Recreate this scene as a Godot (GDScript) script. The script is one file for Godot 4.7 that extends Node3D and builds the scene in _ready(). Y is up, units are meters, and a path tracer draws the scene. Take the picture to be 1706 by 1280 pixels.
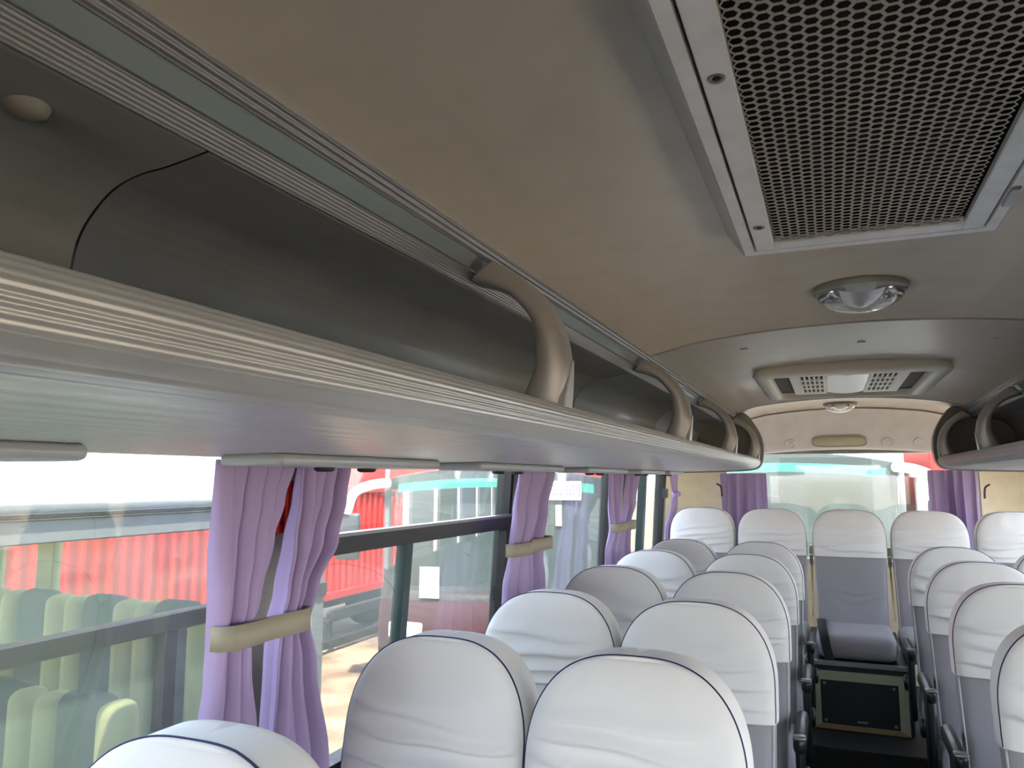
extends Node3D
# Interior of a small coach. x: across (0 = middle of the aisle), y: up (0 = aisle floor), -z: towards the rear bench.

var M := {}          # materials
var used := {}       # names taken

# ---------------------------------------------------------------- helpers
func numbered(n: String) -> String:
	if not used.has(n):
		used[n] = 0
		return n
	used[n] += 1
	return "%s_%03d" % [n, used[n]]

func S(smooth := true) -> SurfaceTool:
	var st := SurfaceTool.new()
	st.begin(Mesh.PRIMITIVE_TRIANGLES)
	st.set_smooth_group(0 if smooth else 0xFFFFFFFF)
	return st

func done(st: SurfaceTool) -> ArrayMesh:
	st.generate_normals()
	return st.commit()

func part(called: String, mesh, mat: Material, parent: Node, label := "") -> MeshInstance3D:
	var o := MeshInstance3D.new()
	o.name = called
	o.mesh = done(mesh) if mesh is SurfaceTool else mesh
	o.material_override = mat
	o.cast_shadow = GeometryInstance3D.SHADOW_CASTING_SETTING_ON
	parent.add_child(o, true)
	if label != "":
		o.set_meta("label", label)
	return o

func thing(called: String, label: String, category: String, at := Vector3.ZERO, turn := 0.0, group := "") -> Node3D:
	var o := Node3D.new()
	o.name = numbered(called)
	add_child(o)
	o.position = at
	o.rotation.y = turn
	tag(o, label, category, group)
	return o

func tag(o: Node, label: String, category: String, group := ""):
	o.set_meta("label", label)
	o.set_meta("category", category)
	if group != "":
		o.set_meta("group", group)

func setting(called: String, label: String, category: String) -> Node3D:
	var o := Node3D.new()
	o.name = numbered(called)
	add_child(o)
	tag(o, label, category)
	o.set_meta("kind", "structure")
	return o

func tri(st, a, b, c):
	st.add_vertex(a); st.add_vertex(b); st.add_vertex(c)

func quad(st, a, b, c, d):
	tri(st, a, b, c); tri(st, a, c, d)

func grid(st, rows: Array, closed := false):
	for j in rows.size() - 1:
		var p: PackedVector3Array = rows[j]
		var q: PackedVector3Array = rows[j + 1]
		var n := p.size()
		for i in (n if closed else n - 1):
			var k := (i + 1) % n
			quad(st, p[i], p[k], q[k], q[i])

func fan(st, loop: PackedVector3Array, flip := false):
	var c := Vector3.ZERO
	for p in loop: c += p
	c /= loop.size()
	for i in loop.size():
		var k := (i + 1) % loop.size()
		if flip: tri(st, c, loop[k], loop[i])
		else: tri(st, c, loop[i], loop[k])

# box with chamfered edges
func bbox(st, c: Vector3, s: Vector3, b := 0.002):
	var h := s * 0.5
	b = minf(b, minf(h.x, minf(h.y, h.z)) * 0.9)
	var P := func(x, y, z, ax): # vertex of the chamfered box lying on the face across ax
		var v := Vector3(x * (h.x - (0.0 if ax == 0 else b)), y * (h.y - (0.0 if ax == 1 else b)), z * (h.z - (0.0 if ax == 2 else b)))
		return c + v
	for s1 in [-1, 1]:
		var f := [P.call(s1, -1, -1, 0), P.call(s1, 1, -1, 0), P.call(s1, 1, 1, 0), P.call(s1, -1, 1, 0)]
		orient(st, f, Vector3(s1, 0, 0))
		f = [P.call(-1, s1, -1, 1), P.call(1, s1, -1, 1), P.call(1, s1, 1, 1), P.call(-1, s1, 1, 1)]
		orient(st, f, Vector3(0, s1, 0))
		f = [P.call(-1, -1, s1, 2), P.call(1, -1, s1, 2), P.call(1, 1, s1, 2), P.call(-1, 1, s1, 2)]
		orient(st, f, Vector3(0, 0, s1))
	for s1 in [-1, 1]:
		for s2 in [-1, 1]:
			orient(st, [P.call(s1, s2, -1, 0), P.call(s1, s2, 1, 0), P.call(s1, s2, 1, 1), P.call(s1, s2, -1, 1)], Vector3(s1, s2, 0))
			orient(st, [P.call(s1, -1, s2, 0), P.call(s1, 1, s2, 0), P.call(s1, 1, s2, 2), P.call(s1, -1, s2, 2)], Vector3(s1, 0, s2))
			orient(st, [P.call(-1, s1, s2, 1), P.call(1, s1, s2, 1), P.call(1, s1, s2, 2), P.call(-1, s1, s2, 2)], Vector3(0, s1, s2))
			for s3 in [-1, 1]:
				var a: Vector3 = P.call(s1, s2, s3, 0)
				var bb: Vector3 = P.call(s1, s2, s3, 1)
				var cc: Vector3 = P.call(s1, s2, s3, 2)
				if (bb - a).cross(cc - a).dot(Vector3(s1, s2, s3)) > 0: tri(st, a, cc, bb)
				else: tri(st, a, bb, cc)

func orient(st, f: Array, out: Vector3): # quad with its front (clockwise) towards out
	if (f[1] - f[0]).cross(f[2] - f[0]).dot(out) > 0: quad(st, f[0], f[3], f[2], f[1])
	else: quad(st, f[0], f[1], f[2], f[3])

# box with round edges, smooth
func rbox(st, c: Vector3, s: Vector3, r: float, xf := Transform3D.IDENTITY):
	var h := s * 0.5
	r = minf(r, minf(h.x, minf(h.y, h.z)))
	var co := func(e): return [-e, -(e - r * 0.12), -(e - r * 0.45), -(e - r), 0.0, e - r, e - r * 0.45, e - r * 0.12, e]
	var put := func(p: Vector3) -> Vector3:
		var inner := p.clamp(-(h - Vector3.ONE * r), h - Vector3.ONE * r)
		var d := p - inner
		return xf * (c + inner + (d.normalized() * r if d.length() > 1e-6 else Vector3.ZERO))
	for ax in 3:
		var u := (ax + 1) % 3
		var v := (ax + 2) % 3
		var cu: Array = co.call(h[u])
		var cv: Array = co.call(h[v])
		for sg in [-1, 1]:
			var rows := []
			for j in cv.size():
				var row := PackedVector3Array()
				for i in cu.size():
					var p := Vector3.ZERO
					p[ax] = h[ax] * sg
					p[u] = cu[i] if sg < 0 else -cu[i]
					p[v] = cv[j]
					row.append(put.call(p))
				rows.append(row)
			grid(st, rows)

# profile in the xy plane swept along z
func sweep_z(st, prof: Array, z0: float, z1: float, closed := true, caps := true):
	var a := PackedVector3Array()
	var b := PackedVector3Array()
	for p in prof:
		a.append(Vector3(p.x, p.y, z0)); b.append(Vector3(p.x, p.y, z1))
	grid(st, [a, b], closed)
	if caps and closed:
		var pv := PackedVector2Array(prof)
		var t := Geometry2D.triangulate_polygon(pv)
		for i in range(0, t.size(), 3):
			tri(st, a[t[i]], a[t[i + 1]], a[t[i + 2]])
			tri(st, b[t[i]], b[t[i + 2]], b[t[i + 1]])

func tube(st, path: Array, r: float, n := 8, closed := false):
	var rows := []
	var up := Vector3.UP
	for i in path.size():
		var a: Vector3 = path[maxi(i - 1, 0)]
		var b: Vector3 = path[mini(i + 1, path.size() - 1)]
		var d := (b - a).normalized()
		if i == 0: up = Vector3.UP if absf(d.y) < 0.9 else Vector3.RIGHT
		var s := d.cross(up).normalized()
		up = s.cross(d).normalized()
		var loop := PackedVector3Array()
		for k in n:
			var t := TAU * k / n
			loop.append(path[i] + (s * cos(t) + up * sin(t)) * r)
		rows.append(loop)
	grid(st, rows, true)
	fan(st, rows[0], true); fan(st, rows[-1])

# profile points (radius, height) turned about y
func lathe(st, prof: Array, c: Vector3, n := 24, sx := 1.0, sz := 1.0):
	var rows := []
	for p in prof:
		var loop := PackedVector3Array()
		for k in n:
			var t := TAU * k / n
			loop.append(c + Vector3(cos(t) * p.x * sx, p.y, sin(t) * p.x * sz))
		rows.append(loop)
	grid(st, rows, true)

func catmull(pts: Array, per: int) -> Array:
	var out := []
	for i in pts.size() - 1:
		var p0 = pts[maxi(i - 1, 0)]
		var p1 = pts[i]
		var p2 = pts[i + 1]
		var p3 = pts[mini(i + 2, pts.size() - 1)]
		for k in per:
			var t := float(k) / per
			out.append((p1 * 2.0 + (p2 - p0) * t + (p0 * 2.0 - p1 * 5.0 + p2 * 4.0 - p3) * t * t + (p1 * 3.0 - p0 - p2 * 3.0 + p3) * t * t * t) * 0.5)
	out.append(pts[-1])
	return out

# flat frame between an outer and an inner rectangle in the xz plane, thickness down from y1 to y0
func frame_xz(st, o: Rect2, i: Rect2, y0: float, y1: float, b := 0.003):
	var xs := [o.position.x, i.position.x, i.end.x, o.end.x]
	var zs := [o.position.y, i.position.y, i.end.y, o.end.y]
	var y := (y0 + y1) * 0.5
	var h := y1 - y0
	bbox(st, Vector3((xs[0] + xs[1]) * 0.5, y, (zs[0] + zs[3]) * 0.5), Vector3(xs[1] - xs[0], h, zs[3] - zs[0]), b)
	bbox(st, Vector3((xs[2] + xs[3]) * 0.5, y, (zs[0] + zs[3]) * 0.5), Vector3(xs[3] - xs[2], h, zs[3] - zs[0]), b)
	bbox(st, Vector3((xs[1] + xs[2]) * 0.5, y, (zs[0] + zs[1]) * 0.5), Vector3(xs[2] - xs[1], h, zs[1] - zs[0]), b)
	bbox(st, Vector3((xs[1] + xs[2]) * 0.5, y, (zs[2] + zs[3]) * 0.5), Vector3(xs[2] - xs[1], h, zs[3] - zs[2]), b)

func noise_tex(freq: float, seed_: int, size := 256, ramp = null, octaves := 4) -> NoiseTexture2D:
	var n := FastNoiseLite.new()
	n.seed = seed_
	n.frequency = freq
	n.fractal_octaves = octaves
	var t := NoiseTexture2D.new()
	t.noise = n
	t.width = size; t.height = size
	t.seamless = true
	t.generate_mipmaps = false
	if ramp:
		var g := Gradient.new()
		g.offsets = PackedFloat32Array([0.0, 0.5, 1.0])
		g.colors = PackedColorArray(ramp)
		t.color_ramp = g
	return t

func mat(c: Color, rough := 0.6, metal := 0.0, spec := 0.5) -> StandardMaterial3D:
	var m := StandardMaterial3D.new()
	m.albedo_color = c
	m.roughness = rough
	m.metallic = metal
	m.metallic_specular = spec
	m.cull_mode = BaseMaterial3D.CULL_DISABLED
	return m

func grain(m: StandardMaterial3D, tex: Texture2D, scale: float, relief := 0.0, height: Texture2D = null) -> StandardMaterial3D:
	m.uv1_triplanar = true
	m.uv1_scale = Vector3.ONE * scale
	if tex: m.albedo_texture = tex
	if relief > 0.0:
		m.heightmap_enabled = true
		m.heightmap_texture = height
		m.heightmap_scale = relief
	return m

func pane_mat(c: Color, a: float) -> StandardMaterial3D:
	var m := mat(Color(c.r, c.g, c.b, a), 0.02, 0.0, 0.5)
	m.transparency = BaseMaterial3D.TRANSPARENCY_ALPHA
	return m

func materials():
	var fine := noise_tex(0.25, 3, 256)
	var weave := noise_tex(0.35, 5, 256, [Color(0.8, 0.8, 0.8), Color(0.92, 0.92, 0.92), Color(1, 1, 1)])
	var blotch := noise_tex(0.02, 8, 256, [Color(0.94, 0.94, 0.935), Color(0.98, 0.98, 0.975), Color(1, 1, 1)], 5)
	M.ceiling = grain(mat(Color(0.85, 0.825, 0.775), 0.35), blotch, 1.2, 0.02, fine)
	M.seam = mat(Color(0.68, 0.66, 0.63), 0.8)
	M.silver = grain(mat(Color(0.74, 0.755, 0.755), 0.33, 0.35), blotch, 1.7)
	M.rail = mat(Color(0.56, 0.565, 0.565), 0.38, 0.5)
	M.strip = mat(Color(0.52, 0.58, 0.585), 0.22, 0.1)
	M.liner = grain(mat(Color(0.50, 0.52, 0.53), 0.42, 0.1), blotch, 2.0)
	M.bracket = mat(Color(0.70, 0.69, 0.675), 0.34, 0.4)
	M.cap = mat(Color(0.53, 0.525, 0.50), 0.6)
	M.service = mat(Color(0.66, 0.68, 0.69), 0.35, 0.15)
	M.acpaint = grain(mat(Color(0.915, 0.925, 0.93), 0.35, 0.05), blotch, 3.0)
	M.grille = mat(Color(0.66, 0.635, 0.60), 0.5, 0.3)
	M.black = mat(Color(0.035, 0.033, 0.032), 0.8)
	M.hatch = mat(Color(0.86, 0.845, 0.78), 0.55)
	M.recess_shade = mat(Color(0.20, 0.195, 0.18), 0.8)  # hatch recess: shade of a deep opening put into the colour
	M.lens = mat(Color(0.92, 0.91, 0.90), 0.25)
	M.lampring = mat(Color(0.62, 0.62, 0.57), 0.45, 0.2)
	M.chrome = mat(Color(0.86, 0.87, 0.89), 0.12, 0.95)
	M.saddle = mat(Color(0.86, 0.88, 0.90), 0.22, 0.35)
	M.clear = pane_mat(Color(0.85, 0.88, 0.9), 0.14)
	M.header = grain(mat(Color(0.93, 0.915, 0.88), 0.7), blotch, 1.5)
	M.oval = mat(Color(0.74, 0.735, 0.58), 0.4)
	M.cream = grain(mat(Color(0.95, 0.91, 0.77), 0.65), blotch, 2.0)
	M.pillar = grain(mat(Color(0.70, 0.69, 0.66), 0.6), blotch, 2.0)
	M.frame = mat(Color(0.075, 0.08, 0.085), 0.4)
	M.seal = mat(Color(0.14, 0.24, 0.23), 0.35)
	M.glass = pane_mat(Color(0.42, 0.49, 0.46), 0.24)
	M.dusty_haze = pane_mat(Color(0.50, 0.55, 0.48), 0.25)  # dust on the side window; on the back window, haze in the colour
	M.clearpane = pane_mat(Color(0.7, 0.76, 0.74), 0.10)
	M.floor = grain(mat(Color(0.075, 0.08, 0.085), 0.55), weave, 6.0)
	M.lower = grain(mat(Color(0.50, 0.49, 0.48), 0.8), blotch, 2.0)
	M.body = mat(Color(0.80, 0.80, 0.79), 0.4)
	M.cover = grain(mat(Color(0.90, 0.895, 0.88), 0.85), null, 14.0, 0.015, fine)
	M.cover.rim_enabled = true
	M.cover.rim = 0.15
	M.navy = mat(Color(0.10, 0.11, 0.30), 0.7)
	M.fabric = grain(mat(Color(0.66, 0.645, 0.66), 0.85), weave, 5.0, 0.03, fine)
	M.fabric.rim_enabled = true
	M.fabric.rim = 0.3
	M.piping = mat(Color(0.74, 0.73, 0.72), 0.7)
	M.plastic = mat(Color(0.085, 0.10, 0.10), 0.32)
	M.beige = mat(Color(0.78, 0.74, 0.62), 0.55)
	M.steel = mat(Color(0.55, 0.55, 0.55), 0.35, 0.8)
	M.curtain = grain(mat(Color(0.75, 0.665, 0.825), 0.9), weave, 9.0, 0.02, fine)
	M.curtain.backlight_enabled = true
	M.curtain.backlight = Color(0.34, 0.24, 0.38)
	M.curtain.rim_enabled = true
	M.curtain.rim = 0.35
	M.tie = mat(Color(0.63, 0.60, 0.52), 0.75)
	M.red = mat(Color(0.80, 0.09, 0.07), 0.4)
	M.boxpanel = grain(mat(Color(0.075, 0.115, 0.125), 0.35), weave, 4.0)
	M.boxframe = mat(Color(0.68, 0.69, 0.58), 0.45, 0.3)
	M.boxbody = mat(Color(0.06, 0.11, 0.12), 0.5)
	M.trimwood = mat(Color(0.62, 0.52, 0.36), 0.6)
	M.belt = mat(Color(0.07, 0.065, 0.075), 0.7)
	var sand := noise_tex(0.012, 21, 512, [Color(0.37, 0.295, 0.22), Color(0.52, 0.44, 0.345), Color(0.64, 0.56, 0.465)], 6)
	M.sand = grain(mat(Color.WHITE, 0.95), sand, 0.22, 2.0, noise_tex(0.06, 22, 256))
	M.truckred = grain(mat(Color(0.80, 0.13, 0.11), 0.5), blotch, 0.8)
	M.truckdark = mat(Color(0.13, 0.125, 0.12), 0.7)
	M.rubber = mat(Color(0.05, 0.05, 0.05), 0.85)
	M.white = mat(Color(0.90, 0.91, 0.91), 0.4)
	M.buswhite = grain(mat(Color(0.88, 0.90, 0.90), 0.4), blotch, 0.7)
	M.busgrey = mat(Color(0.40, 0.41, 0.40), 0.6)
	M.teal = grain(mat(Color(0.06, 0.22, 0.25), 0.9), weave, 5.0)
	M.seatcream = grain(mat(Color(0.78, 0.80, 0.56), 0.85), blotch, 4.0)
	M.coachred = mat(Color(0.78, 0.20, 0.17), 0.35)
	M.maroon = mat(Color(0.22, 0.12, 0.12), 0.35)
	M.inside = mat(Color(0.55, 0.56, 0.56), 0.8)
	M.shade = pane_mat(Color(0.10, 0.75, 0.62), 0.75)
	M.windshield = pane_mat(Color(0.36, 0.42, 0.41), 0.34)
	M.mirror = mat(Color(0.22, 0.23, 0.24), 0.3)
	M.yellow = mat(Color(0.85, 0.80, 0.55), 0.6)

# ---------------------------------------------------------------- camera, sky, sun, exposure
const CAM := Vector3(-0.085, 1.40, 0.0)

func view():
	var c := Camera3D.new()
	c.name = "camera"
	c.position = CAM
	c.rotation = Vector3(deg_to_rad(6.993), deg_to_rad(22.342), 0)
	c.fov = 53.13
	c.near = 0.02
	c.far = 300.0
	add_child(c)
	c.current = true
	var e := Environment.new()
	var sm := ProceduralSkyMaterial.new()
	sm.sky_top_color = Color(0.72, 0.81, 0.93)
	sm.sky_horizon_color = Color(0.97, 0.97, 0.96)
	sm.ground_horizon_color = Color(0.80, 0.76, 0.70)
	sm.ground_bottom_color = Color(0.62, 0.52, 0.42)
	sm.sky_energy_multiplier = 1.0
	sm.sun_angle_max = 1.0
	e.background_mode = Environment.BG_SKY
	e.sky = Sky.new()
	e.sky.sky_material = sm
	e.background_energy_multiplier = 7.5
	e.tonemap_mode = Environment.TONE_MAPPER_LINEAR
	e.tonemap_exposure = 1.6
	e.sdfgi_enabled = true
	e.ssao_enabled = true
	e.ssil_enabled = true
	var we := WorldEnvironment.new()
	we.name = "world_environment"
	we.environment = e
	add_child(we)
	var sun := DirectionalLight3D.new()
	sun.name = "sun"
	sun.rotation = Vector3(deg_to_rad(-55), deg_to_rad(25), 0)
	sun.light_energy = 7.0
	sun.light_color = Color(1.0, 0.97, 0.915)
	sun.light_angular_distance = 1.5
	sun.shadow_enabled = true
	add_child(sun)

# ---------------------------------------------------------------- bus shell
const REAR := -5.48
const FRONT := 2.6

func wx(y: float) -> float: # half width of the inside at height y (walls lean in)
	return 1.105 + 0.07 * (1.42 - y)

func ceiling_y(x: float) -> float:
	var a := absf(x)
	if a < 0.46: return 1.844 - 0.15 * a * a
	if a < 0.60: return lerpf(1.812, 1.778, (a - 0.46) / 0.14)
	return lerpf(1.778, 1.60, clampf((a - 0.60) / 0.52, 0, 1))

func ceiling_profile() -> Array:
	var p := []
	for i in 49:
		var x := -1.12 + 2.24 * i / 48.0
		p.append(Vector2(x, ceiling_y(x)))
	for i in 25:
		var x := 1.12 - 2.24 * i / 24.0
		p.append(Vector2(x, ceiling_y(x) + 0.022))
	return p

func wall_piece(st, sgn: float, y0: float, y1: float, z0: float, z1: float, t := 0.07, off := 0.0):
	var prof := [Vector2(sgn * (wx(y0) + off), y0), Vector2(sgn * (wx(y1) + off), y1), Vector2(sgn * (wx(y1) + off + t), y1), Vector2(sgn * (wx(y0) + off + t), y0)]
	sweep_z(st, prof, z0, z1)

func shell():
	var o: Node3D
	var st: SurfaceTool
	# floor and rear platform
	o = setting("floor", "dark aisle floor of the coach with a raised step at the rear", "floor")
	st = S(false); bbox(st, Vector3(0, -0.05, (REAR + FRONT) * 0.5), Vector3(2.34, 0.10, FRONT - REAR + 0.1), 0.002)
	part("floor_board", st, M.floor, o)
	st = S(false); bbox(st, Vector3(0, 0.0675, (REAR - 4.12) * 0.5), Vector3(2.30, 0.133, -REAR - 4.12), 0.004)
	part("platform", st, M.floor, o)
	# ceiling: headliner panels with joints
	o = setting("ceiling", "beige headliner in wide panels with thin joints", "ceiling")
	var cuts := [FRONT, 0.05, -2.365, -4.62, -5.26]
	for i in 4:
		st = S(); sweep_z(st, ceiling_profile(), cuts[i + 1] + 0.003, cuts[i] - 0.003)
		part("ceiling_panel", st, M.ceiling, o)
	st = S()
	var rp := []
	for p in ceiling_profile(): rp.append(p + Vector2(0, 0.03))
	sweep_z(st, rp, REAR - 0.1, FRONT + 0.05)
	part("roof_panel", st, M.body, o)
	for z in [-2.365, -4.62]:
		st = S()
		var jp := []
		for i in 33:
			var x := -0.62 + 1.24 * i / 32.0
			jp.append(Vector2(x, ceiling_y(x) - 0.0025))
		for i in 33:
			var x := 0.62 - 1.24 * i / 32.0
			jp.append(Vector2(x, ceiling_y(x) + 0.002))
		sweep_z(st, jp, z - 0.011, z + 0.004)
		part("joint_strip", st, M.seam, o)
	for p in [Vector2(-0.33, -2.62), Vector2(0.03, -2.72), Vector2(0.40, -2.66)]:
		st = S(false); bbox(st, Vector3(p.x, ceiling_y(p.x) - 0.003, p.y), Vector3(0.026, 0.005, 0.010), 0.002)
		part("clip", st, M.ceiling, o)
	# side walls
	for sgn in [-1.0, 1.0]:
		o = setting("wall_left" if sgn < 0 else "wall_right", "lower trim, pillars and header of the window wall" + (" facing the white parked bus" if sgn < 0 else " across the aisle"), "wall")
		st = S(false); wall_piece(st, sgn, 0.0, 0.72, REAR + 0.4, FRONT, 0.07)
		part("lower_panel", st, M.lower, o)
		st = S(false); wall_piece(st, sgn, 1.50, 1.62, REAR + 0.0, FRONT, 0.07)
		part("header", st, M.pillar, o)
		for z in [[FRONT, 1.95], [0.55, 0.30], [-1.20, -1.40], [-2.53, -2.86], [-3.88, -4.14], [-5.22, -5.42]]:
			st = S(); wall_piece(st, sgn, 0.72, 1.50, z[1], z[0], 0.075)
			part("pillar", st, M.pillar, o)
	# windows of the side walls
	var spans := [[1.95, 0.55], [0.30, -1.20], [-1.40, -2.53], [-2.86, -3.88], [-4.14, -5.22]]
	var n := 0
	for sgn in [-1.0, 1.0]:
		for k in spans.size():
			n += 1
			var a: float = spans[k][0]
			var b: float = spans[k][1]
			o = setting("window_%d" % n, "side window pane in a dark rubber frame, opening %d from the windshield%s" % [k + 1, " facing the white parked bus" if sgn < 0 else " across the aisle"], "window")
			st = S(false)
			wall_piece(st, sgn, 0.72, 0.75, b, a, 0.05, 0.012)
			wall_piece(st, sgn, 1.485, 1.505, b, a, 0.05, 0.012)
			wall_piece(st, sgn, 0.75, 1.485, b, b + 0.022, 0.05, 0.012)
			wall_piece(st, sgn, 0.75, 1.485, a - 0.012, a, 0.05, 0.012)
			part("window_frame", st, M.frame, o)
			st = S(false); wall_piece(st, sgn, 0.735, 1.495, b + 0.006, a - 0.006, 0.004, 0.036)
			part("pane", st, M.dusty_haze if (k == 1 and sgn < 0) else (M.glass if sgn < 0 else M.clearpane), o)
			if k == 2: # upper light fixed, two sliding lights below
				st = S(false); wall_piece(st, sgn, 1.228, 1.272, b + 0.022, a - 0.012, 0.045, 0.0)
				part("rail", st, M.frame, o)
				st = S(false); wall_piece(st, sgn, 1.268, 1.276, b + 0.022, a - 0.012, 0.03, -0.006)
				part("rail_lip", st, M.steel, o)
				st = S(false); wall_piece(st, sgn, 0.75, 1.228, -1.835, -1.80, 0.03, 0.006)
				part("sash_post", st, M.seal, o)
				st = S(false); wall_piece(st, sgn, 0.75, 1.228, b + 0.022, b + 0.055, 0.03, 0.002)
				part("sash_post", st, M.frame, o)
				st = S(false); wall_piece(st, sgn, 0.99, 1.04, b + 0.055, b + 0.10, 0.03, -0.01)
				part("latch", st, M.frame, o)
				st = S(false); wall_piece(st, sgn, 0.75, 1.228, -1.83, a - 0.012, 0.004, 0.018)
				part("sliding_pane", st, M.clearpane, o)
			if k == 4:
				st = S(false); wall_piece(st, sgn, 0.75, 1.485, -4.63, -4.57, 0.04, 0.0)
				part("sash_post", st, M.seal, o)
				st = S(false); wall_piece(st, sgn, 1.27, 1.33, -5.21, -5.16, 0.03, -0.02)
				part("latch", st, M.seal, o)
	# rear wall
	o = setting("wall_rear", "cream rear end of the coach around the wide back window", "wall")
	st = S(false); bbox(st, Vector3(0, 0.43, REAR - 0.03), Vector3(2.3, 0.86, 0.06), 0.002)
	part("lower_panel", st, M.cream, o)
	for sgn in [-1.0, 1.0]: # curved corner panels
		st = S()
		var rows := []
		for j in 13:
			var t := PI * 0.5 * j / 12.0
			var row := PackedVector3Array()
			for i in 9:
				var y := 0.6 + 0.9 * i / 8.0
				row.append(Vector3(sgn * (0.76 + (wx(y) - 0.76) * cos(t) * 1.0), y, -5.23 - 0.23 * sin(t)))
			rows.append(row)
		grid(st, rows)
		var back := []
		for row in rows:
			var q := PackedVector3Array()
			for v in row: q.append(v + Vector3(sgn * 0.02, 0, -0.03))
			back.append(q)
		grid(st, back)
		part("corner_panel", st, M.cream, o)
		st = S(false); bbox(st, Vector3(sgn * 0.96, 1.05, REAR - 0.05), Vector3(0.44, 1.5, 0.06), 0.002)
		part("corner_post", st, M.body, o)
	# header above the back window, curving down from the ceiling
	st = S()
	var hp := catmull([Vector2(1.825, -5.255), Vector2(1.80, -5.30), Vector2(1.74, -5.36), Vector2(1.66, -5.41), Vector2(1.60, -5.435), Vector2(1.585, -5.46)], 5)
	var hr := []
	for v in hp:
		var row := PackedVector3Array()
		for i in 41:
			var x := -1.12 + 2.24 * i / 40.0
			var w: float = clampf((v.x - 1.585) / 0.24, 0, 1)
			row.append(Vector3(x, v.x - 0.10 * x * x * (1.0 - w) + (ceiling_y(x) - 1.835) * w, v.y + 0.05 * x * x))
		hr.append(row)
	grid(st, hr)
	part("window_header", st, M.header, o)
	st = S(false); bbox(st, Vector3(0, 1.74, REAR - 0.05), Vector3(2.3, 0.36, 0.05), 0.002)
	part("upper_panel", st, M.body, o)
	st = S() # shadow gap trim where headliner meets header
	var gp := []
	for i in 31:
		var x := -0.62 + 1.24 * i / 30.0
		gp.append(Vector2(x, ceiling_y(x) - 0.008))
	for i in 31:
		var x := 0.62 - 1.24 * i / 30.0
		gp.append(Vector2(x, ceiling_y(x) + 0.004))
	sweep_z(st, gp, -5.268, -5.252)
	part("joint_strip", st, M.seam, o)
	for x in [-0.50, -0.315, 0.262, 0.44]:
		st = S()
		var prof := [Vector2(0.020, 0.0), Vector2(0.020, 0.004), Vector2(0.026, 0.010), Vector2(0.033, 0.010), Vector2(0.036, 0.004), Vector2(0.036, -0.012)]
		lathe(st, prof, Vector3.ZERO, 24)
		var disc := PackedVector3Array()
		for k in 24: disc.append(Vector3(cos(TAU * k / 24.0) * 0.020, 0.0, sin(TAU * k / 24.0) * 0.020))
		fan(st, disc)
		var sp := part("speaker_ring", st, M.header, o)
		sp.position = Vector3(x, 1.625, -5.422 + 0.05 * x * x)
		sp.rotation.x = deg_to_rad(122)
	st = S() # oval plate
	var ol := PackedVector3Array()
	var ol2 := PackedVector3Array()
	var ol3 := PackedVector3Array()
	for k in 48:
		var t := TAU * k / 48.0
		var ex := signf(cos(t)) * pow(absf(cos(t)), 0.35) * 0.155
		var ey := signf(sin(t)) * pow(absf(sin(t)), 0.55) * 0.032
		ol.append(Vector3(ex, ey, -0.012)); ol2.append(Vector3(ex, ey, 0.004)); ol3.append(Vector3(ex * 0.97, ey * 0.9, 0.007))
	grid(st, [ol, ol2, ol3], true)
	fan(st, ol3)
	var op := part("lamp_plate", st, M.oval, o, "pale yellow oval plate above the back window")
	op.position = Vector3(-0.02, 1.637, -5.413)
	op.rotation.x = deg_to_rad(30)
	st = S()
	var rim := []
	for k in 49:
		var v: Vector3 = ol[k % 48]
		rim.append(Vector3(v.x * 1.03, v.y * 1.12, 0.003))
	tube(st, rim, 0.004, 6)
	var rm := part("plate_rim", st, M.seam, o)
	rm.position = op.position
	rm.rotation = op.rotation
	# back window
	o = setting("window_11", "wide back window behind the rear bench", "window")
	st = S(false); bbox(st, Vector3(0, 1.225, REAR - 0.02), Vector3(1.56, 0.76, 0.005), 0.001)
	part("pane", st, M.dusty_haze, o)  # haze put into the pane colour to whiten the glare outside
	st = S(false)
	for sgn in [-1.0, 1.0]: bbox(st, Vector3(sgn * 0.765, 1.225, REAR - 0.01), Vector3(0.05, 0.76, 0.04), 0.004)
	bbox(st, Vector3(0, 0.86, REAR - 0.01), Vector3(1.56, 0.04, 0.04), 0.004)
	part("window_frame", st, M.body, o)
	# front wall with the windshield opening, behind the viewpoint
	o = setting("wall_front", "front end of the coach below and above the windshield", "wall")
	st = S(false)
	bbox(st, Vector3(0, 0.40, FRONT + 0.03), Vector3(2.34, 0.80, 0.06), 0.002)
	bbox(st, Vector3(0, 1.76, FRONT + 0.03), Vector3(2.34, 0.30, 0.06), 0.002)
	bbox(st, Vector3(-1.12, 1.2, FRONT + 0.03), Vector3(0.12, 0.85, 0.06), 0.002)
	bbox(st, Vector3(1.12, 1.2, FRONT + 0.03), Vector3(0.12, 0.85, 0.06), 0.002)
	part("front_panel", st, M.lower, o)
	o = setting("window_12", "windshield at the front end of the coach", "window")
	st = S(false); bbox(st, Vector3(0, 1.205, FRONT + 0.03), Vector3(2.14, 0.83, 0.005), 0.001)
	part("pane", st, M.clearpane, o)

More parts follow.
